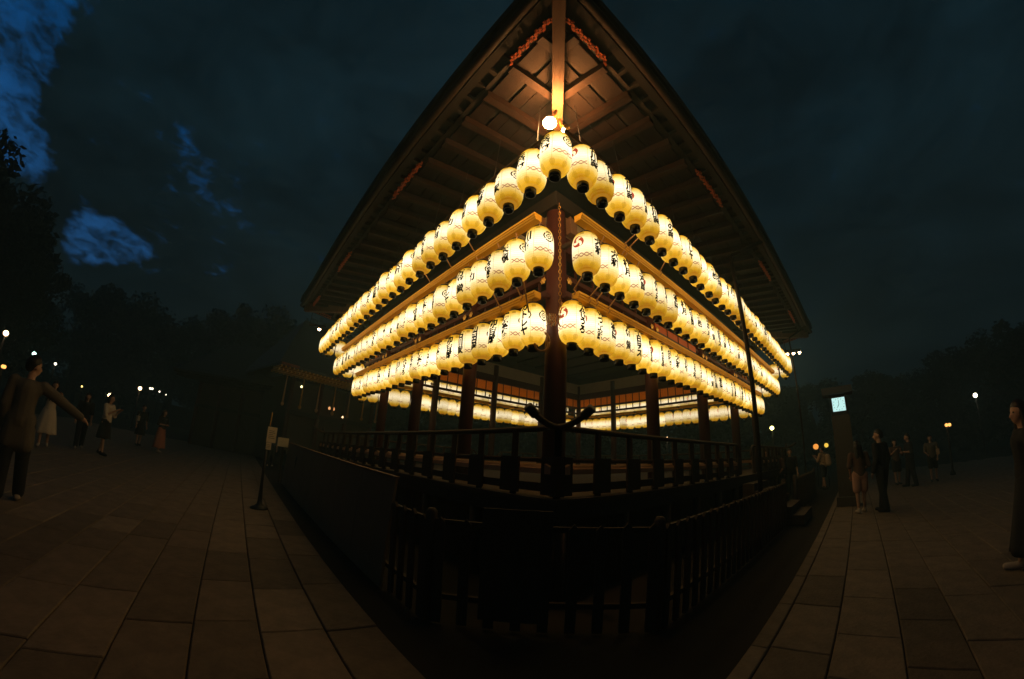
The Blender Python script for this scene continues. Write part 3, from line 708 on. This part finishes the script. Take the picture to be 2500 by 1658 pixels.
def person(loc, rz, ht, label, top=F_OFF, bottom=F_BLK, style='trousers', arms='down', hair='short', shoes=F_BLK, vox=.018, turn=0, step=.12, sleeve='short', extra=None):
    k = ht / 1.75
    E = empty('person', (loc[0], loc[1], 0), rz); tag(E, label, 'person')
    S = lambda *p: tuple(c * k for c in p)
    sh = {1: (.185, 0, 1.42), -1: (-.185, 0, 1.42)}; el = {}; wr = {}
    for s in (1, -1):
        if arms == 'down': el[s] = (.235*s, -.03, 1.13); wr[s] = (.245*s, .06, .88)
        elif arms == 'phone': el[s] = (.24*s, .10, 1.16); wr[s] = (.10*s, .33, 1.34)
        elif arms == 'cross': el[s] = (.26*s, .02, 1.16); wr[s] = (.02*s, .22, 1.16)
        elif arms == 'bag': el[s] = (.25*s, -.02, 1.15); wr[s] = (.18*s, .20, 1.05 if s > 0 else .9)
        elif arms == 'point': 
            if s > 0: el[s] = (.44, .03, 1.30); wr[s] = (.70, .06, 1.17)
            else: el[s] = (-.22, -.06, 1.13); wr[s] = (-.20, .04, .88)
        elif arms == 'up':
            if s > 0: el[s] = (.34, .18, 1.36); wr[s] = (.30, .38, 1.50)
            else: el[s] = (-.32, .12, 1.20); wr[s] = (-.22, .28, 1.42)
    hip = {s: (.092*s, 0, .93) for s in (1, -1)}; kn = {1: (.10, step*.55, .50), -1: (-.10, -step*.25, .50)}; an = {1: (.105, step, .085), -1: (-.105, -step*.9, .085)}
    tz = lambda x, y: (x*cos(turn) - y*sin(turn), x*sin(turn) + y*cos(turn))
    def hd(x, y, z): a = tz(x, y); return S(a[0], a[1] + .015, z)
    seg = [(S(0, 0, .95), .135*k, S(0, .0, 1.15), .115*k), (S(0, 0, 1.15), .115*k, S(0, 0, 1.33), .135*k), (S(-.09, 0, 1.37), .085*k, S(.09, 0, 1.37), .085*k), (S(-.06, 0, .93), .115*k, S(.06, 0, .93), .115*k),
           (S(0, -.01, 1.42), .055*k, S(0, .005, 1.54), .05*k), (hd(0, -.015, 1.655), .088*k, hd(0, -.005, 1.665), .088*k), (hd(0, .03, 1.61), .066*k, hd(0, .045, 1.565), .04*k),
           (hd(0, .085, 1.64), .012*k, hd(0, .108, 1.605), .016*k), (hd(.085, -.01, 1.64), .018*k, hd(.087, -.012, 1.61), .014*k), (hd(-.085, -.01, 1.64), .018*k, hd(-.087, -.012, 1.61), .014*k), (hd(-.02, .082, 1.572), .010*k, hd(.02, .082, 1.572), .010*k)]
    for s in (1, -1):
        seg += [(S(*sh[s]), .052*k, S(*el[s]), .040*k), (S(*el[s]), .040*k, S(*wr[s]), .027*k), (S(*hip[s]), .092*k, S(*kn[s]), .058*k), (S(*kn[s]), .055*k, S(*an[s]), .036*k),
                (S(an[s][0], an[s][1] - .02, .05), .036*k, S(an[s][0] + .01*s, an[s][1] + .15, .035), .030*k)]
        w_ = Vector(wr[s]); d = (w_ - Vector(el[s])).normalized(); side = d.cross(Vector((0, 0, 1))); side = side.normalized() if side.length > .1 else Vector((1, 0, 0)); dn = side.cross(d)
        palm = w_ + d * .075
        seg += [(S(*w_), .026*k, S(*palm), .032*k)]
        for j, (off, ln) in enumerate(((-.027, .062), (-.009, .075), (.009, .070), (.027, .052))):
            b0 = palm + side * off + d * .012; b1 = b0 + d * ln * .55 - dn * .004; b2 = b1 + d * ln * .4 - dn * .02
            seg += [(S(*b0), .0105*k, S(*b1), .0095*k), (S(*b1), .0095*k, S(*b2), .008*k)]
        t0 = w_ + d * .03 - side * .025; t1 = t0 + d * .04 - side * .028; seg += [(S(*t0), .013*k, S(*t1), .011*k), (S(*t1), .011*k, S(*(t1 + d * .028)), .009*k)]
    caps(seg, vox, M_SKIN, 'body', E)
    # shirt
    g = .022
    sg = [(S(0, 0, .98), (.135+g)*k, S(0, 0, 1.15), (.120+g)*k), (S(0, 0, 1.15), (.120+g)*k, S(0, 0, 1.33), (.135+g)*k), (S(-.10, 0, 1.375), (.078+g)*k, S(.10, 0, 1.375), (.078+g)*k)]
    for s in (1, -1):
        sg.append((S(*sh[s]), (.055+g)*k, S(*el[s]), (.046+g)*k))
        if sleeve == 'long': sg.append((S(*el[s]), (.046+g)*k, S(*wr[s]), (.034+g)*k))
    if style == 'tunic': sg += [(S(-.06, 0, .98), .135*k, S(-.085, 0, .72), .135*k), (S(.06, 0, .98), .135*k, S(.085, 0, .72), .135*k), (S(0, 0, .98), .14*k, S(0, 0, .72), .13*k)]
    caps(sg, vox, top, 'shirt', E)
    if style in ('trousers', 'tunic'):
        sg = [(S(-.05, 0, .93), .135*k, S(.05, 0, .93), .135*k)]
        for s in (1, -1): sg += [(S(*hip[s]), .112*k, S(*kn[s]), .088*k), (S(*kn[s]), .088*k, S(an[s][0], an[s][1], .10), .078*k)]
        caps(sg, vox, bottom, 'trousers', E)
    elif style == 'shorts':
        sg = [(S(-.05, 0, .93), .135*k, S(.05, 0, .93), .135*k)]
        for s in (1, -1): sg += [(S(*hip[s]), .115*k, S(kn[s][0], kn[s][1] * .8, .58), .105*k)]
        caps(sg, vox, bottom, 'shorts', E)
    else:
        lo = {'skirt': .48, 'longskirt': .20, 'dress': .36}[style]; fl = {'skirt': .22, 'longskirt': .27, 'dress': .30}[style]
        m = MB(); n = 40; rings = 10; v = []; f = []
        for i in range(rings + 1):
            t = i / rings; z = 1.04 + (lo - 1.04) * t
            for j in range(n):
                a = 2 * pi * j / n; r = (.150 + (fl - .150) * t ** .8) * (1 + .07 * t * sin(7 * a + 1) + .03 * t * sin(13 * a)); v.append(S(r * cos(a) * 1.05, r * sin(a) * .9 + step * .1 * t, z + .01 * t * sin(5 * a)))
        for i in range(rings):
            for j in range(n): f.append((i*n + j, (i+1)*n + j, (i+1)*n + (j+1) % n, i*n + (j+1) % n))
        m.add(v, f); o = m.build('skirt', bottom, E, True); so = o.modifiers.new('t', 'SOLIDIFY'); so.thickness = .008
    # shoes
    for s in (1, -1):
        a = an[s]; caps([(S(a[0], a[1] - .045, .055), .045*k, S(a[0] + .015*s, a[1] + .16, .042), .040*k), (S(a[0], a[1] - .03, .06), .045*k, S(a[0], a[1] - .02, .10), .045*k)], max(.014, vox*.8), shoes, 'shoe', E)
    # hair
    hs = [(hd(0, -.028, 1.672), .096*k, hd(0, -.018, 1.692), .093*k), (hd(0, -.06, 1.62), .065*k, hd(0, -.05, 1.66), .075*k)]
    if hair == 'long': hs += [(hd(-.03, -.07, 1.60), .075*k, hd(-.04, -.10, 1.36), .07*k), (hd(.03, -.07, 1.60), .075*k, hd(.04, -.10, 1.34), .07*k), (hd(.075, .0, 1.64), .03*k, hd(.085, .0, 1.44), .028*k), (hd(-.075, .0, 1.64), .03*k, hd(-.085, .0, 1.44), .028*k)]
    if hair == 'bob': hs += [(hd(.07, -.02, 1.64), .04*k, hd(.075, -.02, 1.53), .035*k), (hd(-.07, -.02, 1.64), .04*k, hd(-.075, -.02, 1.53), .035*k), (hd(0, -.07, 1.62), .07*k, hd(0, -.06, 1.54), .06*k)]
    caps(hs, max(.014, vox*.8), M_HAIR, 'hair', E)
    for s in (1, -1):
        m = MB(); c = hd(.033*s, .077, 1.648); m.lathe([(.001, -.010*k), (.009*k, -.005*k), (.011*k, 0), (.009*k, .005*k), (.001, .010*k)], 8, c=c); m.build('eye', M_BLACK, E, True)
    if extra: extra(E, k)
    return E
def handbag(x, z, m, w=.15):
    def f(E, k):
        b = MB(); b.box(x - .05, x + .06, -.02, .18, z, z + .20); b.build('shoulder_bag', m, E); b = MB(); b.tube([(x, .08, z + .2), (x * .6, .02, 1.35), (-x * .3, 0, 1.47)], .010, 6); b.build('bag_strap', m, E)
    return f
def lettered(E, k):
    cu = bpy.data.curves.new('print', 'FONT'); cu.body = 'PNG'; cu.size = .16; cu.align_x = 'CENTER'; cu.offset = .004
    ob = bpy.data.objects.new('t', cu); COL.objects.link(ob); me = bpy.data.meshes.new_from_object(ob.evaluated_get(bpy.context.evaluated_depsgraph_get())); bpy.data.objects.remove(ob)
    R = .168
    for v in me.vertices: a = v.co.x / R; v.co = (R * sin(a) * 1.0, R * cos(a) + .004, 1.12 + v.co.y * 1.1)
    for v in me.vertices: v.co.x = -v.co.x
    me.materials.append(M_INK); link('chest_letters', me, E)
def backpack(E, k):
    caps([((-.02, -.24, 1.32), .11, (.02, -.25, 1.05), .12)], .02, F_TAN, 'backpack', E)
    for s in (1, -1):
        b = MB(); b.tube([(.09*s, -.2, 1.42), (.10*s, -.02, 1.49), (.12*s, .15, 1.36), (.13*s, .14, 1.18), (.12*s, -.1, 1.08)], .016, 6); b.build('backpack_strap', F_BRN, E)
def face_to(p, tgt): return atan2(tgt[1] - p[1], tgt[0] - p[0]) - pi / 2
person((-6.10, -2.90), radians(62), 1.74, 'man in long loose grey shirt and dark trousers stretching one arm out to the right', F_GREY, F_BLK, 'tunic', 'point', 'short', F_SHOE, .015, turn=-.9, sleeve='long')
person((-11.9, -.30), face_to((-11.9, -.3), (-5, -3)), 1.62, 'woman in pale sleeveless dress lettered on the chest, holding up both hands', F_OFF, F_OFF, 'dress', 'up', 'bob', F_SHOE, .016, extra=lettered, step=.2)
person((-11.7, 1.25), radians(-60), 1.66, 'person in white top and black skirt with pale socks, seen side on', F_OFF, F_BLK, 'skirt', 'phone', 'bob', F_BLK, .018)
person((-16.0, 5.1), radians(-100), 1.66, 'person in dark clothes with a pale bag on the shoulder', F_BLK, F_BLK, 'skirt', 'down', 'short', F_BLK, .022, extra=handbag(.22, 1.0, F_OFF))
person((-14.2, 4.9), radians(-80), 1.62, 'woman in black top with a long rust pink skirt trailing to the ground', F_BLK, F_RED, 'longskirt', 'cross', 'long', F_SHOE, .02)
person((-12.6, 1.0), radians(-110), 1.56, 'person all in black with pale shoes, half hidden behind the lettered dress', F_BLK, F_BLK, 'trousers', 'down', 'long', F_SHOE, .022, step=.25)
person((-12.4, 9.6), radians(-140), 1.60, 'distant person in dark clothes and white shoes behind the notice stand', F_NAVY, F_BLK, 'trousers', 'down', 'short', F_OFF, .022)
person((11.43, 8.57), radians(20), 1.75, 'man in tan shirt with a backpack, standing beside the clock pillar', F_TAN, F_NAVY, 'shorts', 'phone', 'short', F_BLK, .02, extra=backpack)
person((7.62, 2.10), radians(10), 1.84, 'tall man all in black standing with a woman on the right paving', F_BLK, F_BLK, 'trousers', 'down', 'short', F_BLK, .016, turn=.6, sleeve='long')
person((7.25, 2.45), radians(-30), 1.64, 'woman in patterned brown top and short pink skirt beside the man in black', F_BRN, F_PINK, 'shorts', 'bag', 'long', F_SHOE, .018)
person((12.65, 5.28), radians(60), 1.80, 'man with reddish face and bare forearms talking in the right background', F_NAVY, F_BLK, 'trousers', 'cross', 'short', F_BLK, .02)
person((13.3, 6.45), radians(150), 1.68, 'woman in brown top and shorts behind the talking man', F_BRN, F_BLK, 'shorts', 'phone', 'bob', F_BLK, .022)
person((14.1, 5.4), radians(130), 1.66, 'person with a beige bag facing the talking man from the right', F_GREY, F_BLK, 'shorts', 'bag', 'short', F_BLK, .022, extra=handbag(-.22, .95, F_TAN))
person((4.74, -2.55), radians(40), 1.68, 'woman in long black dress with loose long hair at the right edge', F_BLK, F_BLK, 'longskirt', 'down', 'long', F_SHOE, .015, sleeve='long', turn=.3)
person((6.9, 5.9), radians(60), 1.72, 'person in dark clothes standing at the stage steps, left of two', F_NAVY, F_BLK, 'trousers', 'cross', 'short', F_BLK, .022)
person((7.8, 6.6), radians(100), 1.66, 'person in dark clothes standing at the stage steps, right of two', F_BRN, F_BLK, 'trousers', 'bag', 'long', F_SHOE, .022)
person((8.9, 7.4), radians(150), 1.70, 'dark figure walking behind the end of the fence', F_BLK, F_BLK, 'trousers', 'down', 'short', F_BLK, .022)

# ------------------------------------------------------------------ notice stand, clock pillar, lamps
NS = empty('notice_stand', (-5.32, 1.06, 0), radians(41)); tag(NS, 'thin black post on a flared foot carrying two sheets of pale paper', 'notice stand')
m = MB(); m.lathe([(.17, 0), (.17, .03), (.10, .06), (.055, .10), (.045, .16), (.028, .5), (.024, 1.60)], 16); m.build('post', M_IRON, NS, True)
m = MB(); m.tube([(0, 0, 1.6), (0, 0, 1.86)], .012, 8); m.build('finial', M_GOLD, NS)
m = MB(); m.box(-.03, .15, -.034, -.029, 1.28, 1.58); m.build('large_sheet', M_PAPER, NS)
m = MB(); m.box(-.02, .08, -.036, -.031, 1.14, 1.275); m.build('small_sheet', M_PAPER, NS)
m = MB()
for i in range(5): m.box(.0, .12 - .02 * (i % 3), -.0365, -.0352, 1.36 + i * .035, 1.368 + i * .035)
for i in range(3): m.box(-.01, .06, -.0385, -.0372, 1.17 + i * .03, 1.176 + i * .03)
m.build('printed_lines', M_INK, NS)['kind'] = 'stuff'
m = MB(); m.box(-.17, .17, -.01, .01, 1.12, 1.40); NP_ = m.build('paper_notice', M_PAPER); NP_.location = (-8.1, 5.0, 0); NP_.rotation_euler = (0, 0, radians(38)); tag(NP_, 'small square paper notice fixed up beyond the far end of the boarded screen', 'notice')
m = MB(); m.tube([(-8.13, 5.06, 0), (-8.13, 5.06, 1.4)], .03, 8); tag(m.build('notice_post', M_WOOD), 'plain wooden post behind the small square notice', 'post')

CP = empty('clock_pillar', (8.15, 3.83, 0), radians(-43)); tag(CP, 'tall stone pillar with a small gabled roof over a lit square clock', 'clock')
m = MB(); m.box(-.30, .30, -.30, .30, 0, .25); m.box(-.245, .245, -.2, .2, .25, 2.42); m.build('stone_shaft', M_GRANITE, CP)
m = MB(); m.box(-.23, .23, -.19, .19, 2.421, 2.98); m.build('clock_case', M_IRON, CP)
m = MB(); m.box(-.175, .175, -.197, -.19, 2.53, 2.90); m.build('clock_face', emat('clock_face_lit', (.62, 1.0, .95), .95), CP)
m = MB(); m.box(-.006, .006, -.200, -.198, 2.71, 2.83); m.add([(-.008, -.201, 2.715), (.006, -.201, 2.705), (-.05, -.201, 2.62), (-.058, -.201, 2.625)], [(0, 1, 2, 3)])
m.build('clock_hands', M_BLACK, CP)
m = MB()
for k in range(12): a = pi * k / 6; x, z = .145 * sin(a), 2.715 + .155 * cos(a); m.box(x - .006, x + .006, -.200, -.198, z - .012, z + .012)
m.build('hour_marks', M_INK, CP)['kind'] = 'stuff'
m = MB()
v = [(-.42, -.34, 3.0), (.42, -.34, 3.0), (.42, .34, 3.0), (-.42, .34, 3.0), (-.42, 0, 3.24), (.42, 0, 3.24)]
m.add(v, [(0, 3, 2, 1), (0, 1, 5, 4), (2, 3, 4, 5), (0, 4, 3), (1, 2, 5)]); m.build('pillar_roof', M_TILE, CP)

def street_lamp(x, y, z, r, col, s, label, two=False):
    r *= .72
    e = empty('street_lamp', (x, y, 0)); tag(e, label, 'street lamp', 'lamps among the trees')
    m = MB(); m.lathe([(.12, 0), (.12, .1), (.05, .2), (.04, z - r)], 10); m.build('pole', M_IRON, e, True)
    g = emat('lamp_globe_lit', col, s, 'FRONT')
    for k in range(2 if two else 1):
        m = MB(); m.lathe([(.001, -r), (r*.7, -r*.7), (r, 0), (r*.7, r*.7), (.001, r)], 14, c=(k * r * 3.2, 0, z)); m.build('globe', g, e, True)
        if k: m = MB(); m.tube([(0, 0, z - r - .02), (r*3.2, 0, z - r - .02)], .02, 6); m.build('cross_arm', M_IRON, e)
WARM = (1, .62, .30); AMB = (1, .42, .10); PALE = (1, .88, .62)
street_lamp(-21.5, .6, 3.1, .17, WARM, 9, 'large warm globe lamp, highest of the lamps at the left edge')
street_lamp(-28.7, 4.4, 3.1, .17, (.55, 1, .80), 7, 'greenish white globe lamp above the head of the pointing man')
street_lamp(-32.0, 7.1, 3.1, .13, PALE, 6, 'small pale lamp right of the greenish lamp')
street_lamp(-40.3, 13.2, 2.3, .12, (1, .75, .2), 4, 'tiny yellow lamp just below the small pale lamp')
street_lamp(-23.3, 1.4, 1.8, .12, AMB, 2.5, 'pair of low orange lamps at the left edge', True)
street_lamp(-23.2, 7.2, 1.85, .15, WARM, 9, 'warm lamp just right of the person in white top')
street_lamp(-29.3, 12.7, 3.0, .20, WARM, 9, 'brightest warm lamp in the middle of the left background')
street_lamp(-40.7, 20.8, 3.9, .17, PALE, 4, 'twin pale lamps right of the brightest warm lamp', True)
street_lamp(-43.5, 23.9, 4.0, .15, PALE, 3.5, 'small pale lamp, second from right in the left background row')
street_lamp(-48.0, 28.0, 4.1, .13, PALE, 3, 'smallest pale lamp at the right end of the left background row')
street_lamp(30.2, 12.5, 4.1, .22, PALE, 9, 'white lamp high on the far right')
street_lamp(16.5, 6.2, 2.0, .10, AMB, 2.2, 'pair of low orange lamps on the right', True)
street_lamp(14.5, 16.6, 3.3, .19, (1, .85, .25), 8, 'yellow green lamp right of the stage steps')
street_lamp(9.7, 23.5, 3.3, .18, WARM, 9, 'warm lamp seen under the stage beyond the right handrail')
for i, (x, y, z, r) in enumerate(((12.2, 9.85, 1.78, .13), (12.6, 9.6, 1.80, .10))):
    e = empty('round_paper_lantern', (x, y, 0)); tag(e, ['round orange lantern left of the man with backpack', 'narrow yellow lantern close by the head of the man with backpack'][i], 'lantern', 'low orange lanterns')
    m = MB(); m.lathe([(.001, -r), (r*.7, -r*.75), (r, 0), (r*.7, r*.75), (.001, r)], 14, c=(0, 0, z)); m.build('shade', emat('orange_shade_lit', (1, .36, .06) if i == 0 else (1, .62, .08), 1.1), e, True)
    m = MB(); m.tube([(0, 0, 0), (0, 0, z - r)], .02, 6); m.build('pole', M_IRON, e)

# ------------------------------------------------------------------ halls behind on the left
def hall(name, label, c0, c1, depth, zeave, zridge, m_wall, strips=False, lit=False):
    M_RF = M_BEAM if strips else M_DEEP
    e = empty(name); tag(e, label, 'shrine hall')
    a = Vector((*c0, 0)); b = Vector((*c1, 0)); d = (b - a); ln = d.length; d.normalize(); n = Vector((d.y, -d.x, 0))   # n faces the square
    def q(al, out, z): p = a + d * al + n * out; return Vector((p.x, p.y, z))
    def bx(mb, a0, a1, o0, o1, z0, z1): return mb.box8([q(a0, o0, z0), q(a0, o1, z0), q(a1, o1, z0), q(a1, o0, z0), q(a0, o0, z1), q(a0, o1, z1), q(a1, o1, z1), q(a1, o0, z1)])
    m = MB(); bx(m, 1.4, ln - 1.4, -depth, -1.6, .0, zeave); m.build('wall', m_wall, e)
    nb = max(3, int(ln / 2.2))
    for k in range(nb + 1):
        al = 1.4 + (ln - 2.8) * k / nb; c = q(al, -1.45, 0); m = MB(); m.lathe([(.13, 0), (.13, zeave)], 10, c=(c.x, c.y, 0)); m.build('column', M_RED, e, True)
    for z in (zeave - .35, zeave * .55):
        m = MB(); bx(m, 1.3, ln - 1.3, -1.59, -1.33, z, z + .22); m.build('beam', M_DEEP, e)
    rz = zeave
    m = MB(); v = [q(0, 0, rz + .12), q(ln, 0, rz + .12), q(ln, -depth - 1.5, rz + .12), q(0, -depth - 1.5, rz + .12), q(2.2, -depth/2 - .7, zridge), q(ln - 2.2, -depth/2 - .7, zridge), q(0, 0, rz), q(ln, 0, rz), q(ln, -depth - 1.5, rz), q(0, -depth - 1.5, rz)]
    m.add(v, [(0, 1, 5, 4), (1, 2, 5), (2, 3, 4, 5), (3, 0, 4), (6, 7, 1, 0), (7, 8, 2, 1), (9, 6, 0, 3), (9, 8, 7, 6)]); m.build('roof', M_TILE, e)
    k = 0
    while k * .22 < ln - .3:
        al = .15 + k * .22; m = MB(); bx(m, al - .04, al + .04, -1.3, -.04, rz - .10, rz - .005); m.build('rafter', M_RF, e)
        if ln > 3: m = MB(); bx(m, al - .035, al + .035, -1.5, -.34, rz - .24, rz - .13); m.build('lower_rafter', M_RF, e)
        k += 1
    if strips:  # strips standing in for orange light patches on the hall eave
        for s0, s1 in ((.1, 1.1), (3.2, 4.3)):
            m = MB()
            for i in range(int((s1 - s0) / .06)):
                for j in range(3): bx(m, s0 + i*.06, s0 + i*.06 + (.05 if j != 1 else .03), .02, .05, rz + .02 + j*.04, rz + .045 + j*.04)
            m.build('light_patch_strip', M_VERM, e)['kind'] = 'stuff'
    return e, q, ln
e, q, ln = hall('worship_hall', 'long shrine hall behind on the left, its row of rafter ends faintly lit', (-12.7, 9.4), (-8.6, 16.4), 6, 4.85, 8.6, M_WOOD, True)
def bxq(mb, q, a0, a1, o0, o1, z0, z1): return mb.box8([q(a0, o0, z0), q(a0, o1, z0), q(a1, o1, z0), q(a1, o0, z0), q(a0, o0, z1), q(a0, o1, z1), q(a1, o1, z1), q(a1, o0, z1)])
for k in range(4):
    m = MB(); bxq(m, q, 1.5, ln - 1.5, -1.3 + k * .3, -1.0 + k * .3, 0, .8 - .2 * k); m.build('step', M_GRANITE, e)
for k in range(7):
    al = .7 + k * .95; m = MB(); c = q(al, -.5, 0); m.tube([(c.x, c.y, 4.5), (c.x, c.y, 3.1)], [.025, .05], 8); m.lathe([(.001, 0), (.07, .04), (.09, .16), (.03, .2)], 10, c=(c.x, c.y, 2.92)); m.build('bell_rope', M_GOLD if k % 2 else M_ROPE, e, True)
def glint(p, r, label, col=WARM, s=1.6):
    o = empty('hanging_lamp', p); tag(o, label, 'lamp', 'small lamps in the hall behind'); m = MB(); m.lathe([(.001, -r*1.3), (r*.8, -r), (r, 0), (r*.6, r), (.001, r*1.2)], 10); m.build('shade', emat('hall_lamp_lit', col, s), o, True)
    m = MB(); m.tube([(0, 0, r), (0, 0, r + .5)], .008, 5); m.build('cord', M_IRON, o)
glint(tuple(q(3.6, -1.0, 3.35)), .07, 'left of a close pair of small orange lamps in the hall', (1, .45, .16), 1.0); glint(tuple(q(3.85, -1.0, 3.35)), .08, 'right of a close pair of small orange lamps in the hall', (1, .40, .14), 1.0)
glint(tuple(q(4.5, -1.0, 3.0)), .05, 'small lamp hanging right of and below the orange pair', WARM, 3); glint(tuple(q(1.6, -.6, 4.1)), .05, 'tiny yellow lamp under the left end of the hall eave', (1, .9, .4), 4)
e2, q2, ln2 = hall('side_hall', 'dim plastered hall further left, barely lit', (-22.5, 10.5), (-15.4, 12.9), 5, 4.3, 7.2, M_WOOD)

# ------------------------------------------------------------------ trees
def crown_mesh(name, seed, nclump, leaves, sx, sy, szz):
    rnd = np.random.RandomState(seed); cs = []
    for i in range(nclump):
        d = rnd.normal(size=3); d /= np.linalg.norm(d); r = rnd.uniform(.35, 1.0) ** .5; cs.append((d * r, rnd.uniform(.16, .34)))
    n = leaves; ci = rnd.randint(0, nclump, n); c = np.array([cs[i][0] for i in ci]); rr = np.array([cs[i][1] for i in ci])
    d = rnd.normal(size=(n, 3)); d /= np.linalg.norm(d, axis=1)[:, None]; p = (c + d * rr[:, None] * rnd.uniform(.5, 1.0, n)[:, None]) * np.array([sx, sy, szz])
    u = rnd.normal(size=(n, 3)); u /= np.linalg.norm(u, axis=1)[:, None]; w = np.cross(u, d); w /= (np.linalg.norm(w, axis=1)[:, None] + 1e-6)
    s = rnd.uniform(.10, .22, n)[:, None]; v = np.concatenate([p - u * s, p + w * s * .6, p + u * s, p - w * s * .6], 1).reshape(-1, 3)
    f = np.arange(n * 4).reshape(-1, 4); me = bpy.data.meshes.new(name); me.from_pydata(v.tolist(), [], f.tolist()); me.materials.append(M_LEAF); me.update(); return me
CR = [crown_mesh('crown', 3, 60, 14000, 4.2, 4.2, 3.6), crown_mesh('crown', 9, 46, 10000, 3.6, 3.6, 4.4), crown_mesh('crown', 21, 50, 11000, 4.8, 4.4, 3.2)]
def trunk_mesh(seed):
    r = random.Random(seed); m = MB(); m.tube([(0, 0, 0), (.1, .05, 2), (0, .1, 4.5), (.2, 0, 7)], [.45, .32, .24, .1], 10)
    for k in range(6):
        a = r.uniform(0, 6.28); z = r.uniform(3, 5); m.tube([(0, .1, z), (1.2*cos(a), 1.2*sin(a), z + 1.2), (2.6*cos(a), 2.6*sin(a), z + 2.2)], [.14, .09, .03], 7)
    return m.mesh('trunk', M_TRUNK, True)
TR = [trunk_mesh(1), trunk_mesh(2)]
def tree(x, y, s, zc, k, label, sz_=1.0):
    e = empty('tree', (x, y, 0), random.uniform(0, 6)); tag(e, label, 'tree', 'trees around the square'); t = link('trunk', TR[k % 2], e); t.scale = (s, s, zc / 5.5)
    c = link('crown', CR[k % 3], e, (0, 0, zc)); c.scale = (s, s, s * sz_)
CX, CY = -.163, -4.885
def azd(a, d): return CX + d * sin(radians(a)), CY + d * cos(radians(a))
tree(*azd(-88, 40), 2.2, 8.6, 0, 'huge dark tree filling the left edge, its ragged crown against the blue gap', 1.0)
tree(*azd(-79, 40), 1.2, 9.4, 0, 'broad dark tree right of the huge one at the left edge', 1.15)
tree(*azd(-75.0, 38), .95, 5.6, 1, 'lower dark tree stepping down towards the lamps on the left')
for i, (a, d, s, z) in enumerate(((-67, 62, 1.9, 8.6), (-61, 64, 2.0, 8.4), (-55, 62, 1.8, 9.0), (-49, 60, 1.9, 9.8), (-44, 52, 1.8, 9.6), (-38, 50, 1.8, 10.2), (-32, 50, 1.8, 10.2), (-97, 38, 2.3, 9))):
    tree(*azd(a, d), s, z, i, f'{ordn(i)} tree of the dark belt behind the left hall, counted from the left', 1.0)
for i, (a, d, s, z) in enumerate(((26, 52, 1.5, 5.6), (33, 50, 1.4, 5.0), (40, 54, 1.6, 5.4), (46, 50, 1.4, 5.2), (52, 52, 1.5, 5.4), (58, 54, 1.6, 5.6), (64, 48, 1.5, 5.2), (70, 46, 1.5, 5.4), (77, 44, 1.5, 5.6))):
    tree(*azd(a, d), s, z, i + 1, f'{ordn(i)} tree of the dark belt on the right, counted from the stage', .85)
for i, (a, d, s, z) in enumerate(((-25, 46, 1.6, 6), (-18, 48, 1.6, 5.6), (-11, 46, 1.6, 5.6), (-4, 48, 1.6, 5.8), (3, 46, 1.6, 5.6), (10, 48, 1.6, 5.6), (18, 46, 1.6, 5.8))):
    tree(*azd(a, d), s, z, i + 2, f'{ordn(i)} tree seen through the open stage, counted from the left', .95)
GW = MB(); n = 60
pts = [(CX + 66 * sin(radians(-110 + 220 * i / n)), CY + 66 * cos(radians(-110 + 220 * i / n))) for i in range(n + 1)]
for i in range(n):
    (x0, y0), (x1, y1) = pts[i], pts[i + 1]; GW.box8([(x0, y0, 0), (x1, y1, 0), (x1, y1 + .5, 0), (x0, y0 + .5, 0), (x0, y0, 3.2), (x1, y1, 3.2), (x1, y1 + .5, 3.2), (x0, y0 + .5, 3.2)])
tag(GW.build('precinct_wall', M_WOOD), 'long dark boundary wall closing the square behind the trees', 'wall')

# ------------------------------------------------------------------ thin haze added over the square to lift the blacks
hm = bpy.data.materials.new('added_haze'); hm.use_nodes = True; t = hm.node_tree; t.nodes.clear()
v = t.nodes.new('ShaderNodeVolumePrincipled'); v.inputs['Density'].default_value = .007; v.inputs['Color'].default_value = (.55, .92, 1, 1)
o = t.nodes.new('ShaderNodeOutputMaterial'); t.links.new(v.outputs[0], o.inputs['Volume'])
hb = MB(); hb.box(-90, 90, -30, 92, -1.3, 19.5); tag(hb.build('haze', hm), kind='stuff')
